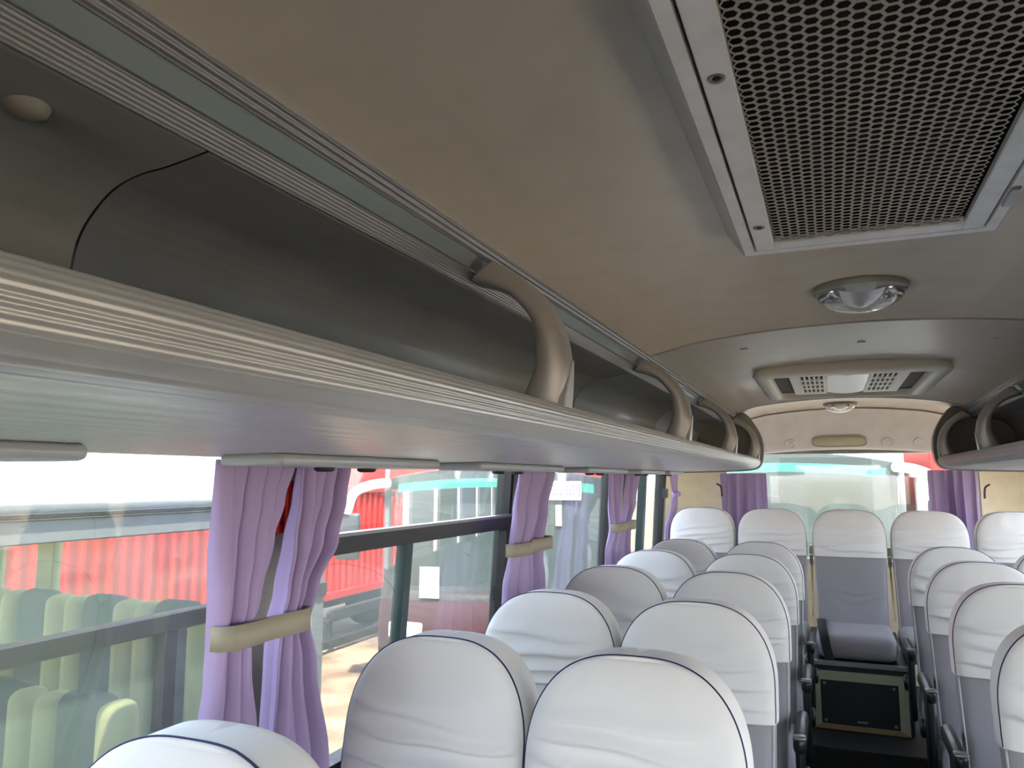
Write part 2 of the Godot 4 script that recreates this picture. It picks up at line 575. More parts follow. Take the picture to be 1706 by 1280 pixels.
# ---------------------------------------------------------------- luggage racks
func rack_profile() -> Array:
	# visible skin of the shelf: crest, ribbed nose, underside
	var base := catmull([Vector2(-0.486, 1.512), Vector2(-0.477, 1.5155), Vector2(-0.4635, 1.511), Vector2(-0.457, 1.496), Vector2(-0.462, 1.478), Vector2(-0.478, 1.464), Vector2(-0.505, 1.455), Vector2(-0.60, 1.4475), Vector2(-0.80, 1.4415), Vector2(-1.10, 1.4375)], 40)
	var out := []
	var s := 0.0
	for i in base.size():
		var a: Vector2 = base[maxi(i - 1, 0)]
		var b: Vector2 = base[mini(i + 1, base.size() - 1)]
		if i > 0: s += (base[i] - base[i - 1]).length()
		var nrm := Vector2(b.y - a.y, -(b.x - a.x)).normalized() * -1.0
		var d := 0.0
		if s > 0.008 and s < 0.066: d = 0.0008 * (0.5 + 0.5 * cos(TAU * s / 0.0056))
		elif s > 0.082 and s < 0.090: d = 0.0009 * sin(PI * (s - 0.082) / 0.008)
		elif s > 0.10 and s < 0.60: d = 0.0005 * (0.5 + 0.5 * cos(TAU * s / 0.034))
		out.append(base[i] + nrm * d)
	return out

func liner_curve() -> Array:
	return catmull([Vector2(-0.838, 1.475), Vector2(-0.826, 1.56), Vector2(-0.821, 1.623), Vector2(-0.812, 1.655), Vector2(-0.793, 1.680), Vector2(-0.765, 1.701), Vector2(-0.73, 1.711), Vector2(-0.69, 1.714), Vector2(-0.640, 1.721)], 6)

func mirror_x(p: Array, sgn: float) -> Array:
	var q := []
	for v in p: q.append(Vector2(v.x * -sgn, v.y))
	return q

func rack(sgn: float, label: String):
	var o := thing("luggage_rack", label, "luggage rack")
	var z0 := 2.5
	var z1 := -4.74
	var st := S()
	var prof := rack_profile()
	var solid := prof.duplicate()
	solid.append_array([Vector2(-1.10, 1.475), Vector2(-0.52, 1.475), Vector2(-0.492, 1.503)])
	sweep_z(st, mirror_x(solid, sgn), z0, z1)
	part("ribbed_shelf", st, M.silver, o)
	# liner panels inside, joined at seams
	var lc := liner_curve()
	var cuts := [z0, 0.9, -0.558, -2.30, -3.52, z1]
	for i in cuts.size() - 1:
		st = S()
		var lp := lc.duplicate()
		var rev := lc.duplicate()
		rev.reverse()
		for v in rev: lp.append(v + Vector2(-0.012, 0.012))
		sweep_z(st, mirror_x(lp, sgn), cuts[i] - 0.0016, cuts[i + 1] + 0.0016)
		part("liner_panel", st, M.liner, o)
	st = S(false)
	var dk := lc.duplicate()
	var rv := lc.duplicate()
	rv.reverse()
	for i in dk.size(): dk[i] += Vector2(-0.016, 0.016)
	for v in rv: dk.append(v + Vector2(-0.024, 0.022))
	sweep_z(st, mirror_x(dk, sgn), z0, z1)
	part("duct_back", st, M.black, o)
	# top rail: groove, ribbed band, seat for the strip, ribbed band
	var A := Vector2(-0.637, 1.7155)
	var B := Vector2(-0.585, 1.7765)
	var dirn := (B - A)
	var nr := Vector2(dirn.y, -dirn.x).normalized()
	var rp := [A + nr * -0.014, A + dirn * 0.03 + nr * -0.010, A + dirn * 0.05 + nr * -0.001]
	for i in 61:
		var t := 0.06 + 0.94 * i / 60.0
		var d := 0.0
		if t < 0.40: d = 0.00025 * cos(TAU * t / 0.055)
		elif t < 0.73: d = -0.003
		else: d = 0.0007 * cos(TAU * t / 0.10)
		rp.append(A + dirn * t + nr * d)
	rp.append_array([B + Vector2(-0.002, 0.006), B + Vector2(-0.03, 0.01), A + Vector2(-0.02, 0.012)])
	st = S(); sweep_z(st, mirror_x(rp, sgn), z0, z1)
	part("top_rail", st, M.rail, o)
	# strips between the brackets
	var bz := [0.0, -1.145, -2.295, -3.50]
	var seg := [[2.4, -1.10], [-1.19, -2.25], [-2.34, -3.455], [-3.545, -4.66]]
	for g in seg:
		st = S(false)
		var sp := []
		for q in [[0.41, 0.0], [0.43, 0.0012], [0.70, 0.0012], [0.72, 0.0], [0.72, -0.006], [0.41, -0.006]]: sp.append(A + dirn * q[0] + nr * q[1])
		sweep_z(st, mirror_x(sp, sgn), g[0], g[1])
		part("strip_cover", st, M.strip, o, "pale blue-grey strip set in the top rail")
	# plug on the liner
	st = S()
	lathe(st, [Vector2(0.0, 0.009), Vector2(0.010, 0.0085), Vector2(0.016, 0.005), Vector2(0.018, 0.0), Vector2(0.018, -0.006)], Vector3.ZERO, 20)
	var kn := part("plug", st, M.cap, o)
	kn.position = Vector3(-sgn * -0.700, 1.7125, -0.415)
	kn.rotation.z = PI
	# arched brackets
	var outer := catmull([Vector2(-0.580, 1.757), Vector2(-0.540, 1.729), Vector2(-0.499, 1.692), Vector2(-0.466, 1.637), Vector2(-0.4545, 1.58), Vector2(-0.458, 1.54), Vector2(-0.464, 1.509)], 5)
	var inner := catmull([Vector2(-0.620, 1.722), Vector2(-0.586, 1.712), Vector2(-0.549, 1.692), Vector2(-0.515, 1.650), Vector2(-0.507, 1.605), Vector2(-0.512, 1.571), Vector2(-0.531, 1.530)], 5)
	var arch := S()
	var rows := []
	for i in outer.size():
		var m: Vector2 = (outer[i] + inner[i]) * 0.5
		var r: Vector2 = (outer[i] - inner[i]) * 0.5
		var zt := lerpf(0.030, 0.024, float(i) / outer.size())
		var loop := PackedVector3Array()
		for k in 24:
			var t := TAU * k / 24.0
			var cx := signf(cos(t)) * pow(absf(cos(t)), 0.45)
			var cz := signf(sin(t)) * pow(absf(sin(t)), 0.45)
			if cx > 0.0: cz *= 1.0 - 0.28 * cx
			var p := m + r * cx
			loop.append(Vector3(p.x * -sgn, p.y, cz * zt))
		rows.append(loop)
	grid(arch, rows, true)
	fan(arch, rows[0], true); fan(arch, rows[-1])
	var am := done(arch)
	var foot := S(false)
	rows = []
	for i in 5:
		var t := i / 4.0
		var y := 1.510 + 0.074 * t
		var x := lerpf(-0.4615, -0.4525, t)
		var zh := lerpf(0.019, 0.002, t * t)
		rows.append(PackedVector3Array([Vector3(x * -sgn, y, -zh), Vector3((x + 0.0022) * -sgn, y, -zh * 0.9), Vector3((x + 0.0022) * -sgn, y, zh * 0.9), Vector3(x * -sgn, y, zh), Vector3((x - 0.01) * -sgn, y, zh), Vector3((x - 0.01) * -sgn, y, -zh)]))
	grid(foot, rows, true)
	fan(foot, rows[0]); fan(foot, rows[-1])
	var fm := done(foot)
	for z in [-1.145, -2.295, -3.50, -4.68]:
		var b := part("arch_bracket", am, M.bracket, o)
		b.position.z = z
		part("foot_cap", fm, M.service, b)
	# end cap: rounded plate with an opening-shaped step
	var ep := catmull([Vector2(-0.60, 1.792), Vector2(-0.535, 1.782), Vector2(-0.475, 1.70), Vector2(-0.444, 1.62), Vector2(-0.442, 1.53), Vector2(-0.462, 1.468), Vector2(-0.52, 1.445), Vector2(-0.70, 1.436), Vector2(-1.10, 1.428)], 5)
	ep.append(Vector2(-1.10, 1.70)); ep.append(Vector2(-0.72, 1.77))
	st = S(); sweep_z(st, mirror_x(ep, sgn), z1 + 0.006, z1 - 0.07)
	part("end_cap", st, M.cap, o)
	# service panels hung below the shelf, along the windows
	for g in [[-0.30, -0.645], [-0.985, -1.525], [-1.74, -2.39], [-2.66, -3.25], [-3.5, -4.05], [-4.2, -4.6]]:
		st = S()
		var zc: float = (g[0] + g[1]) * 0.5
		rbox(st, Vector3(sgn * 0.945, 1.430, zc), Vector3(0.13, 0.021, absf(g[1] - g[0])), 0.010)
		var sv := part("service_panel", st, M.service, o)
		for k in 2:
			st = S()
			lathe(st, [Vector2(0.018, 0.002), Vector2(0.020, -0.004), Vector2(0.014, -0.008), Vector2(0.0, -0.008)], Vector3(sgn * 0.945, 1.4195, zc - 0.07 + 0.14 * k), 16)
			part("air_nozzle", st, M.frame, sv)

# ---------------------------------------------------------------- ceiling fittings
func air_unit():
	var o := thing("ceiling_air_unit", "grey ceiling air intake with a hexagonal perforated grille", "air conditioner", Vector3(-0.015, 0, 0))
	var yb := 1.79
	var za := -0.18
	var zb := -1.385
	# skirt: bevelled surround from the ceiling down to the face
	var st := S(false)
	var top := PackedVector3Array([Vector3(-0.228, 1.845, za + 0.03), Vector3(0.228, 1.845, za + 0.03), Vector3(0.228, 1.845, zb - 0.012), Vector3(-0.228, 1.845, zb - 0.012)])
	var e1 := PackedVector3Array([Vector3(-0.194, yb + 0.004, za), Vector3(0.194, yb + 0.004, za), Vector3(0.194, yb + 0.004, zb), Vector3(-0.194, yb + 0.004, zb)])
	var e2 := PackedVector3Array([Vector3(-0.190, yb, za - 0.004), Vector3(0.190, yb, za - 0.004), Vector3(0.190, yb, zb + 0.004), Vector3(-0.190, yb, zb + 0.004)])
	var i1 := PackedVector3Array([Vector3(-0.174, yb, za - 0.02), Vector3(0.174, yb, za - 0.02), Vector3(0.174, yb, zb + 0.024), Vector3(-0.174, yb, zb + 0.024)])
	var i2 := PackedVector3Array([Vector3(-0.174, yb + 0.03, za - 0.02), Vector3(0.174, yb + 0.03, za - 0.02), Vector3(0.174, yb + 0.03, zb + 0.024), Vector3(-0.174, yb + 0.03, zb + 0.024)])
	grid(st, [top, e1, e2, i1, i2], true)
	part("surround", st, M.acpaint, o)
	# door panel
	st = S(false)
	frame_xz(st, Rect2(-0.170, zb + 0.028, 0.340, (za - 0.024) - (zb + 0.028)), Rect2(-0.139, -1.322, 0.279, 1.322 - 0.26), yb, yb + 0.012, 0.0015)
	var door := part("door_panel", st, M.acpaint, o)
	for p in [Vector2(-0.155, -0.735), Vector2(-0.155, -1.225), Vector2(0.155, -0.735)]:
		st = S()
		lathe(st, [Vector2(0.0, 0.002), Vector2(0.004, 0.001), Vector2(0.0055, -0.001), Vector2(0.0085, -0.0015), Vector2(0.0095, 0.001)], Vector3(p.x, yb, p.y), 16)
		var sc := part("screw", st, M.steel, door)
		st = S(); lathe(st, [Vector2(0.0005, -0.0012), Vector2(0.0042, -0.0012), Vector2(0.0042, 0.002)], Vector3(p.x, yb, p.y), 6)
		part("screw_socket", st, M.black, sc)
	st = S(false)
	bbox(st, Vector3(0.181, yb - 0.001, -1.215), Vector3(0.012, 0.006, 0.075), 0.002)
	part("latch", st, M.steel, o)
	# perforated grille: hexagonal holes with walls
	st = S(false)
	var s := 0.0085
	var hr := 0.0066
	var cols := int(0.279 / (1.5 * s))
	var pitch := sqrt(3.0) * s
	var rowsn := int((1.322 - 0.26) / pitch)
	var x0 := -0.139 + s
	for c in cols:
		var x := x0 + c * 1.5 * s
		for r in rowsn:
			var z := -1.322 + pitch * 0.5 + r * pitch + (pitch * 0.5 if c % 2 == 1 else 0.0)
			var A := []
			var B := []
			for k in 6:
				var t := TAU * k / 6.0
				A.append(Vector3(x + cos(t) * s, yb + 0.003, z + sin(t) * s))
				B.append(Vector3(x + cos(t) * hr, yb + 0.003, z + sin(t) * hr))
			for k in 6:
				var j := (k + 1) % 6
				quad(st, A[k], A[j], B[j], B[k])
				quad(st, B[k], B[j], B[j] + Vector3(0, 0.0008, 0), B[k] + Vector3(0, 0.0008, 0))
	part("perforated_grille", st, M.grille, o)
	st = S(false); bbox(st, Vector3(0, 1.838, (za + zb) * 0.5), Vector3(0.36, 0.012, 1.12), 0.001)
	var backing := part("dark_backing", st, M.black, o)  # black sheet painting in the shade seen through the grille holes
	for w in [[Vector3(-0.150, 1.820, -0.79), Vector3(0.006, 0.034, 1.09)], [Vector3(0.150, 1.820, -0.79), Vector3(0.006, 0.034, 1.09)], [Vector3(0, 1.820, -1.330), Vector3(0.30, 0.034, 0.006)], [Vector3(0, 1.820, -0.25), Vector3(0.30, 0.034, 0.006)]]:
		st = S(false); bbox(st, w[0], w[1], 0.001)
		part("dark_wall", st, M.black, backing)  # added black sides, so no lit metal shows through the holes

func dome_lamp(at: Vector3, r: float, label: String):
	var o := thing("dome_lamp", label, "lamp", at)
	var st := S()
	lathe(st, [Vector2(r * 0.80, 0.0), Vector2(r * 0.98, 0.0), Vector2(r * 1.0, -0.004), Vector2(r * 1.0, -0.010), Vector2(r * 0.985, -0.014), Vector2(r * 0.965, -0.015), Vector2(r * 0.95, -0.013), Vector2(r * 0.94, -0.008)], Vector3.ZERO, 48)
	part("base_ring", st, M.lampring, o)
	st = S()
	var prof := []
	for i in 9:
		var t := PI * 0.5 * i / 8.0
		prof.append(Vector2(r * 0.945 * cos(t), -0.011 - 0.050 * sin(t)))
	lathe(st, prof, Vector3.ZERO, 40)
	part("clear_dome", st, M.clear, o)
	st = S()
	lathe(st, [Vector2(r * 0.91, -0.012), Vector2(r * 0.80, -0.009), Vector2(0.001, -0.008)], Vector3.ZERO, 32)
	part("reflector_plate", st, M.lens, o)
	# central saddle and two side reflectors with bulbs
	st = S()
	var rows := []
	for j in 9:
		var v := -1.0 + 2.0 * j / 8.0
		var row := PackedVector3Array()
		for i in 9:
			var u := -1.0 + 2.0 * i / 8.0
			row.append(Vector3(u * r * (0.36 + 0.10 * v), -0.014 - 0.036 * (1.0 - 0.55 * v * v) * (1.0 - 0.4 * u * u), v * r * 0.72))
		rows.append(row)
	grid(st, rows)
	part("saddle", st, M.saddle, o)
	for sg in [-1.0, 1.0]:
		st = S()
		lathe(st, [Vector2(r * 0.30, -0.010), Vector2(r * 0.29, -0.026), Vector2(r * 0.24, -0.030), Vector2(r * 0.10, -0.016), Vector2(0.001, -0.014)], Vector3(sg * r * 0.60, 0, 0), 20)
		var cup := part("reflector_cup", st, M.chrome, o)
		for k in 5:
			st = S()
			rbox(st, Vector3(sg * r * (0.60 + 0.10 * cos(TAU * k / 5.0)), -0.026, r * 0.10 * sin(TAU * k / 5.0)), Vector3(0.009, 0.007, 0.009), 0.003)
			part("bulb", st, M.clear, cup)

func roof_hatch():
	var o := thing("roof_hatch", "cream roof hatch with slotted vents and a white lens", "roof hatch", Vector3(0.0, -0.014, 0))
	var st := S()
	# frame: sloped rounded ring
	var rows := []
	var ring := func(hx: float, za: float, zb: float, r: float, y: float) -> PackedVector3Array:
		var loop := PackedVector3Array()
		var cs := [Vector2(hx - r, za - r), Vector2(-hx + r, za - r), Vector2(-hx + r, zb + r), Vector2(hx - r, zb + r)]
		for q in 4:
			for k in 7:
				var t := PI * 0.5 * q + PI * 0.5 * k / 6.0
				var x: float = cs[q].x + cos(t) * r
				loop.append(Vector3(x, y - 0.10 * x * x, cs[q].y + sin(t) * r))
		return loop
	rows.append(ring.call(0.345, -3.16, -4.16, 0.06, 1.866))
	rows.append(ring.call(0.357, -3.14, -4.18, 0.07, 1.832))
	rows.append(ring.call(0.352, -3.15, -4.17, 0.07, 1.824))
	rows.append(ring.call(0.300, -3.215, -4.10, 0.03, 1.817))
	rows.append(ring.call(0.294, -3.22, -4.09, 0.028, 1.819))
	rows.append(ring.call(0.290, -3.225, -4.085, 0.026, 1.846))
	grid(st, rows, true)
	part("frame", st, M.hatch, o)
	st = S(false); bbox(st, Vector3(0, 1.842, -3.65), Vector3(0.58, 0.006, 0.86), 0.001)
	part("shaded_recess", st, M.recess_shade, o)  # shallow plate, coloured dark so the side gaps read as shaded holes
	# plate with two slotted fields: bars leave the slots open
	st = S(false)
	var y := 1.823
	var h := 0.008
	var zn := -3.245
	var zf := -3.99
	var bar := func(xa: float, xb: float, za: float, zb: float): bbox(st, Vector3((xa + xb) * 0.5, y, (za + zb) * 0.5), Vector3(xb - xa, h, absf(zb - za)), 0.0008)
	for sg in [-1.0, 1.0]:
		var a := 0.080
		var b := 0.222
		var f0 := 0.094  # slots from f0, five across
		var pw := 0.0185
		var lo := func(u, v): return minf(u * sg, v * sg)
		var hi := func(u, v): return maxf(u * sg, v * sg)
		bar.call(lo.call(a, f0), hi.call(a, f0), zn, zf)
		bar.call(lo.call(f0 + pw * 5, b), hi.call(f0 + pw * 5, b), zn, zf)
		bar.call(lo.call(f0, f0 + pw * 5), hi.call(f0, f0 + pw * 5), zn, -3.29)
		bar.call(lo.call(f0, f0 + pw * 5), hi.call(f0, f0 + pw * 5), -3.90, zf)
		for c in 5:
			bar.call(lo.call(f0 + pw * c + 0.0105, f0 + pw * (c + 1)), hi.call(f0 + pw * c + 0.0105, f0 + pw * (c + 1)), -3.29, -3.90)
			for r in 3:
				var zr := -3.29 - 0.61 * (r + 1) / 4.0
				bar.call(lo.call(f0 + pw * c, f0 + pw * c + 0.0105), hi.call(f0 + pw * c, f0 + pw * c + 0.0105), zr + 0.028, zr - 0.028)
	part("slotted_plate", st, M.hatch, o)
	st = S(false); bbox(st, Vector3(0, 1.8385, -3.6), Vector3(0.40, 0.002, 0.72), 0.0005)
	part("vent_screen", st, M.black, o)
	st = S()
	var lr := []
	for j in 41:
		var z := lerpf(zn - 0.01, -3.94, j / 40.0)
		var row := PackedVector3Array()
		for i in 9:
			var u := -1.0 + 2.0 * i / 8.0
			row.append(Vector3(u * 0.078, 1.812 + 0.010 * u * u + 0.0012 * cos(j * PI), z))
		lr.append(row)
	grid(st, lr)
	for sgx in [-1.0, 1.0]:
		bbox(st, Vector3(sgx * 0.078, 1.826, (zn - 3.95) * 0.5), Vector3(0.003, 0.012, 0.70), 0.0005)
	part("ribbed_lens", st, M.lens, o)

# ---------------------------------------------------------------- seats
# slices of a backrest: half width, height and lean are fixed so that cover and back fit
const SEAT_TOP := 1.075
const BACK_BOTTOM := 0.44

func back_loop(w: float, y: float, grow: float, cover: bool, seed_: int, yref: float) -> PackedVector3Array:
	# y is measured along the back; the back leans by 11 degrees
	var loop := PackedVector3Array()
	var lean := tan(deg_to_rad(11.0))
	var zc := -(y - SEAT_TOP) * lean * 1.0
	var d := 0.088 + grow * 2.0
	var top := clampf((SEAT_TOP - y) / 0.10, 0.0, 1.0)
	var dd := d * lerpf(0.80, 1.0, sqrt(top))
	var W := maxf(w + grow, 0.002)
	var nf := 16
	for i in nf + 1: # front, left to right (+z is the sitter's side)
		var u := -1.0 + 2.0 * i / nf
		var x := u * W
		var bulge := 0.016 * (1.0 - pow(absf(u), 2.6)) * sqrt(top)
		var fold := 0.0
		if cover: fold = wrinkle(u, yref, seed_)
		else:
			bulge += -0.012 * exp(-pow((y - 0.62) / 0.10, 2.0)) * (1.0 - u * u)
			if seed_ == 1: # slack cloth hanging in creases that run down to one point
				for c in [[0.9, 0.012, 0.0], [0.45, 0.010, 0.05], [1.5, 0.008, -0.03]]:
					var ce: float = (y - (0.545 + c[0] * absf(x - 0.02) * 0.45 + c[2])) / c[1]
					fold -= 0.007 * exp(-ce * ce) * exp(-pow((x - 0.02) / 0.10, 2.0)) - 0.004 * exp(-pow(ce - 2.0, 2.0)) * exp(-pow((x - 0.02) / 0.10, 2.0))
		var edge := 0.0
		if absf(u) > 0.985: edge = -0.005
		loop.append(Vector3(x, y, zc + dd * 0.5 + bulge + fold + edge))
	for i in 5: # right gusset
		var t := (i + 1) / 6.0
		loop.append(Vector3(W + 0.006 * sin(PI * t) * top, y, zc + dd * (0.5 - t)))
	for i in 9:
		var u := 1.0 - 2.0 * i / 8.0
		loop.append(Vector3(u * W, y, zc - dd * 0.5 - 0.02 * (1.0 - u * u) * top))
	for i in 5:
		var t := (i + 1) / 6.0
		loop.append(Vector3(-W - 0.006 * sin(PI * t) * top, y, zc + dd * (-0.5 + t)))
	return loop

func wrinkle(u: float, y: float, sd: int) -> float: # sagging folds across the front of a cover
	var rng := RandomNumberGenerator.new()
	rng.seed = 100 + sd * 17
	var f := 0.0
	var n := 4
	for k in n:
		var yc := 0.835 + 0.145 * (k + rng.randf_range(0.2, 0.8)) / n
		var tilt := rng.randf_range(-0.026, 0.026)
		var sag := rng.randf_range(-0.004, 0.018)
		var wd := rng.randf_range(0.012, 0.022)
		var am := rng.randf_range(0.010, 0.019) * (1.0 if k < 3 else 0.5)
		var uc := rng.randf_range(-0.6, 0.6)
		var e := (y - (yc + tilt * u + sag * u * u + 0.004 * sin(u * 5.0 + k))) / wd
		var fall := exp(-pow((u - uc) / 1.25, 4.0))
		f += am * (exp(-e * e) if e > 0.0 else exp(-e * e * 14.0)) * fall
	for k in 3: # pulls running down from the crown
		var uc := rng.randf_range(-0.7, 0.7)
		var lean := rng.randf_range(-2.5, 2.5)
		f += rng.randf_range(0.0015, 0.004) * exp(-pow((u - uc - lean * (y - 1.03)) / 0.10, 2.0)) * exp(-pow((y - 1.02) / 0.035, 2.0))
	return 0.002 + f * (1.0 - pow(absf(u), 8.0))

var arch := 0.78   # roundness of the backs being built

func back_slices(y0: float) -> Array: # [half width, height]
	var out := []
	var ya := 0.895
	var n0 := 26 if y0 > 0.7 else 44
	for i in n0:
		var y := lerpf(y0, ya, float(i) / n0)
		out.append([lerpf(0.178, 0.188, clampf((y - BACK_BOTTOM) / 0.4, 0, 1)), y])
	var n := 60
	for i in n:
		var t := PI * 0.5 * i / (n - 0.35)
		out.append([0.188 * pow(cos(t), arch), ya + (SEAT_TOP - ya) * pow(sin(t), arch + 0.13)])
	return out

func back_mesh(y0: float, grow: float, cover: bool, sd: int) -> ArrayMesh:
	var st := S()
	var rows := []
	for s in back_slices(y0):
		rows.append(back_loop(s[0], s[1] + (grow if s[1] > 0.9 else 0.0) * clampf((s[1] - 0.9) / 0.15, 0, 1), grow, cover, sd, s[1]))
	if cover: # hem turned in
		var inn := back_loop(0.182, y0 + 0.003, 0.001, false, sd, y0)
		rows.push_front(inn)
	grid(st, rows, true)
	fan(st, rows[-1])
	if not cover: fan(st, rows[0], true)
	return done(st)

func edge_path(y0: float, y1: float, grow: float, sgn: float) -> Array: # line along the front edge
	var p := []
	for s in back_slices(y0):
		if s[1] > y1: break
		var l := back_loop(s[0], s[1] + (grow if s[1] > 0.9 else 0.0) * clampf((s[1] - 0.9) / 0.15, 0, 1), grow, false, 0, s[1])
		p.append(l[16 if sgn > 0 else 0] + Vector3(sgn * 0.0008, 0.0004, -0.0005))
	return p

var seat_meshes := {}

func seat_parts():
	var st: SurfaceTool
	for kind in ["row", "bench"]:
		arch = 0.77 if kind == "row" else 0.62
		var d := {"back": back_mesh(BACK_BOTTOM, 0.0, false, 0), "cover": []}
		d.creased = back_mesh(BACK_BOTTOM, 0.0, false, 1)
		for k in (6 if kind == "row" else 4): d.cover.append(back_mesh(0.815, 0.0055, true, k + (10 if kind == "bench" else 0)))
		st = S()
		var l := edge_path(0.818, 2.0, 0.0055, -1.0)
		var r := edge_path(0.818, 2.0, 0.0055, 1.0)
		r.reverse()
		l.append_array(r)
		tube(st, l, 0.0019, 6)
		d.piping = done(st)
		for sg in [-1.0, 1.0]:
			st = S()
			tube(st, edge_path(BACK_BOTTOM, 0.83, 0.0, sg), 0.0028, 6)
			d["trim_l" if sg < 0 else "trim_r"] = done(st)
		seat_meshes[kind] = d
	st = S()
	rbox(st, Vector3(0, 0.395, 0.315), Vector3(0.388, 0.13, 0.47), 0.045)
	seat_meshes.cushion = done(st)
	st = S()
	rbox(st, Vector3(0, 0.30, 0.24), Vector3(0.36, 0.08, 0.42), 0.02)
	seat_meshes.pan = done(st)
	st = S(false)
	bbox(st, Vector3(0, 0.15, 0), Vector3(0.05, 0.28, 0.30), 0.01)
	bbox(st, Vector3(0, 0.008, 0), Vector3(0.09, 0.016, 0.40), 0.004)
	seat_meshes.leg = done(st)
	# armrest: rounded bar and flat bracket plate
	st = S()
	rbox(st, Vector3(0, 0.645, 0.22), Vector3(0.036, 0.05, 0.30), 0.017, Transform3D(Basis.IDENTITY, Vector3.ZERO))
	seat_meshes.arm = done(st)
	st = S()
	rbox(st, Vector3(0, 0.49, 0.20), Vector3(0.026, 0.30, 0.10), 0.012)
	seat_meshes.armplate = done(st)
	st = S()
	var disc := []
	lathe(st, [Vector2(0.0, 0.010), Vector2(0.030, 0.009), Vector2(0.036, 0.004), Vector2(0.036, -0.004), Vector2(0.030, -0.009), Vector2(0.0, -0.010)], Vector3.ZERO, 24)
	seat_meshes.disc = done(st)
	st = S()
	rbox(st, Vector3(0, 0.666, 0.352), Vector3(0.037, 0.012, 0.034), 0.006)
	seat_meshes.chrome = done(st)

func seat(at: Vector3, label: String, group: String, variant: int, arm := 0.0, leg := true) -> Node3D:
	var o := thing("passenger_seat", label, "seat", at, 0.0, group)
	var d: Dictionary = seat_meshes["bench" if group == "rear bench seats" else "row"]
	part("backrest", d.creased if label.contains("creased") else d.back, M.fabric, o)
	part("backrest_piping", d.trim_l, M.piping, o)
	part("backrest_piping", d.trim_r, M.piping, o)
	var c := part("seat_cover", d.cover[variant % d.cover.size()], M.cover, o, "white cloth cover over the upper backrest")
	part("cover_piping", d.piping, M.navy, c, "thin navy piping")
	part("cushion", seat_meshes.cushion, M.fabric, o)
	if leg:
		part("seat_pan", seat_meshes.pan, M.plastic, o)
		for sg in [-1.0, 1.0]:
			var lg := part("leg", seat_meshes.leg, M.plastic, o)
			lg.position = Vector3(sg * 0.12, 0.0, 0.24)
	if arm != 0.0:
		var a := part("armrest", seat_meshes.arm, M.plastic, o, "black padded armrest on the aisle side")
		a.position.x = arm * 0.226
		var p := part("armrest_plate", seat_meshes.armplate, M.plastic, a)
		p.position.x = -arm * 0.006
		part("end_button", seat_meshes.chrome, M.steel, a)
		var rd := part("recline_disc", seat_meshes.disc, M.plastic, a)
		rd.position = Vector3(arm * 0.010, 0.47, 0.10)
		rd.rotation.z = PI * 0.5
	return o

func seats():
	seat_parts()
	# rows: z of the crest of the backs
	var rows := [-0.80, -1.465, -2.125, -2.805, -3.48, -4.17]
	var nth := ["sixth", "fifth", "fourth", "third", "second", "first"]
	var v := 0
	for i in rows.size():
		for s in [[-0.826, "window seat"], [-0.426, "aisle seat"]]:
			if i == 0 and s[0] > -0.5: continue
			var z: float = rows[i] + (0.02 if s[0] > -0.5 else 0.0)
			seat(Vector3(s[0], 0, z), "white-covered grey %s, white bus side, %s row ahead of rear bench" % [s[1], nth[i]], "seats on the side facing the white bus", v, 1.0 if s[0] > -0.5 else 0.0)
			v += 1
	for i in range(2, 6):
		seat(Vector3(0.430, 0, rows[i]), "white-covered grey aisle seat, side away from white bus, %s row ahead of rear bench" % nth[i], "seats on the side away from the white bus", v, -1.0)
		v += 2
		if i > 3:
			seat(Vector3(0.845, 0, rows[i]), "white-covered grey window seat, side away from white bus, %s row ahead of rear bench" % nth[i], "seats on the side away from the white bus", v)
	# rear bench
	var names := ["rear bench seat in the cream corner on the white bus side", "rear bench seat next to the middle one on the white bus side", "middle rear bench seat with creased grey back above the engine box", "rear bench seat next to the middle one, away from the white bus", "rear bench seat in the cream corner away from the white bus"]
	for i in 5:
		var x := [-0.838, -0.427, 0.0, 0.415, 0.835]
		var b := seat(Vector3(x[i], 0.135, -5.0), "white-covered grey " + names[i], "rear bench seats", i + 1, 0.0, i == 0 or i == 4)
		if i == 2:
			for sg in [-1.0, 1.0]:
				var st := S()
				rbox(st, Vector3(sg * 0.206, 0.845, 0.02), Vector3(0.026, 0.05, 0.045), 0.006)
				rbox(st, Vector3(sg * 0.209, 0.790, 0.03), Vector3(0.020, 0.05, 0.035), 0.005)
				part("belt_guide", st, M.beige, b, "beige plastic belt guide")
				st = S()
				tube(st, [Vector3(sg * 0.207, 0.80, 0.04), Vector3(sg * 0.208, 0.65, 0.10), Vector3(sg * 0.212, 0.48, 0.16)], 0.006, 6)
				part("frame_tube", st, M.beige, b)
			# lap belt hanging over the cushion and down the box
			var st2 := S(false)
			var path := [Vector3(-0.17, 0.47, 0.16), Vector3(-0.165, 0.474, 0.30), Vector3(-0.16, 0.470, 0.46), Vector3(-0.152, 0.45, 0.546), Vector3(-0.145, 0.40, 0.562), Vector3(-0.128, 0.33, 0.575), Vector3(-0.105, 0.24, 0.60), Vector3(-0.092, 0.19, 0.615)]
			path = catmull(path, 4)
			var rw := []
			for p in path:
				rw.append(PackedVector3Array([p + Vector3(-0.023, 0, 0), p + Vector3(0.023, 0, 0), p + Vector3(0.023, 0.001, 0.002), p + Vector3(-0.023, 0.001, 0.002)]))
			grid(st2, rw, true)
			part("lap_belt", st2, M.belt, b, "dark lap belt hanging down in front")

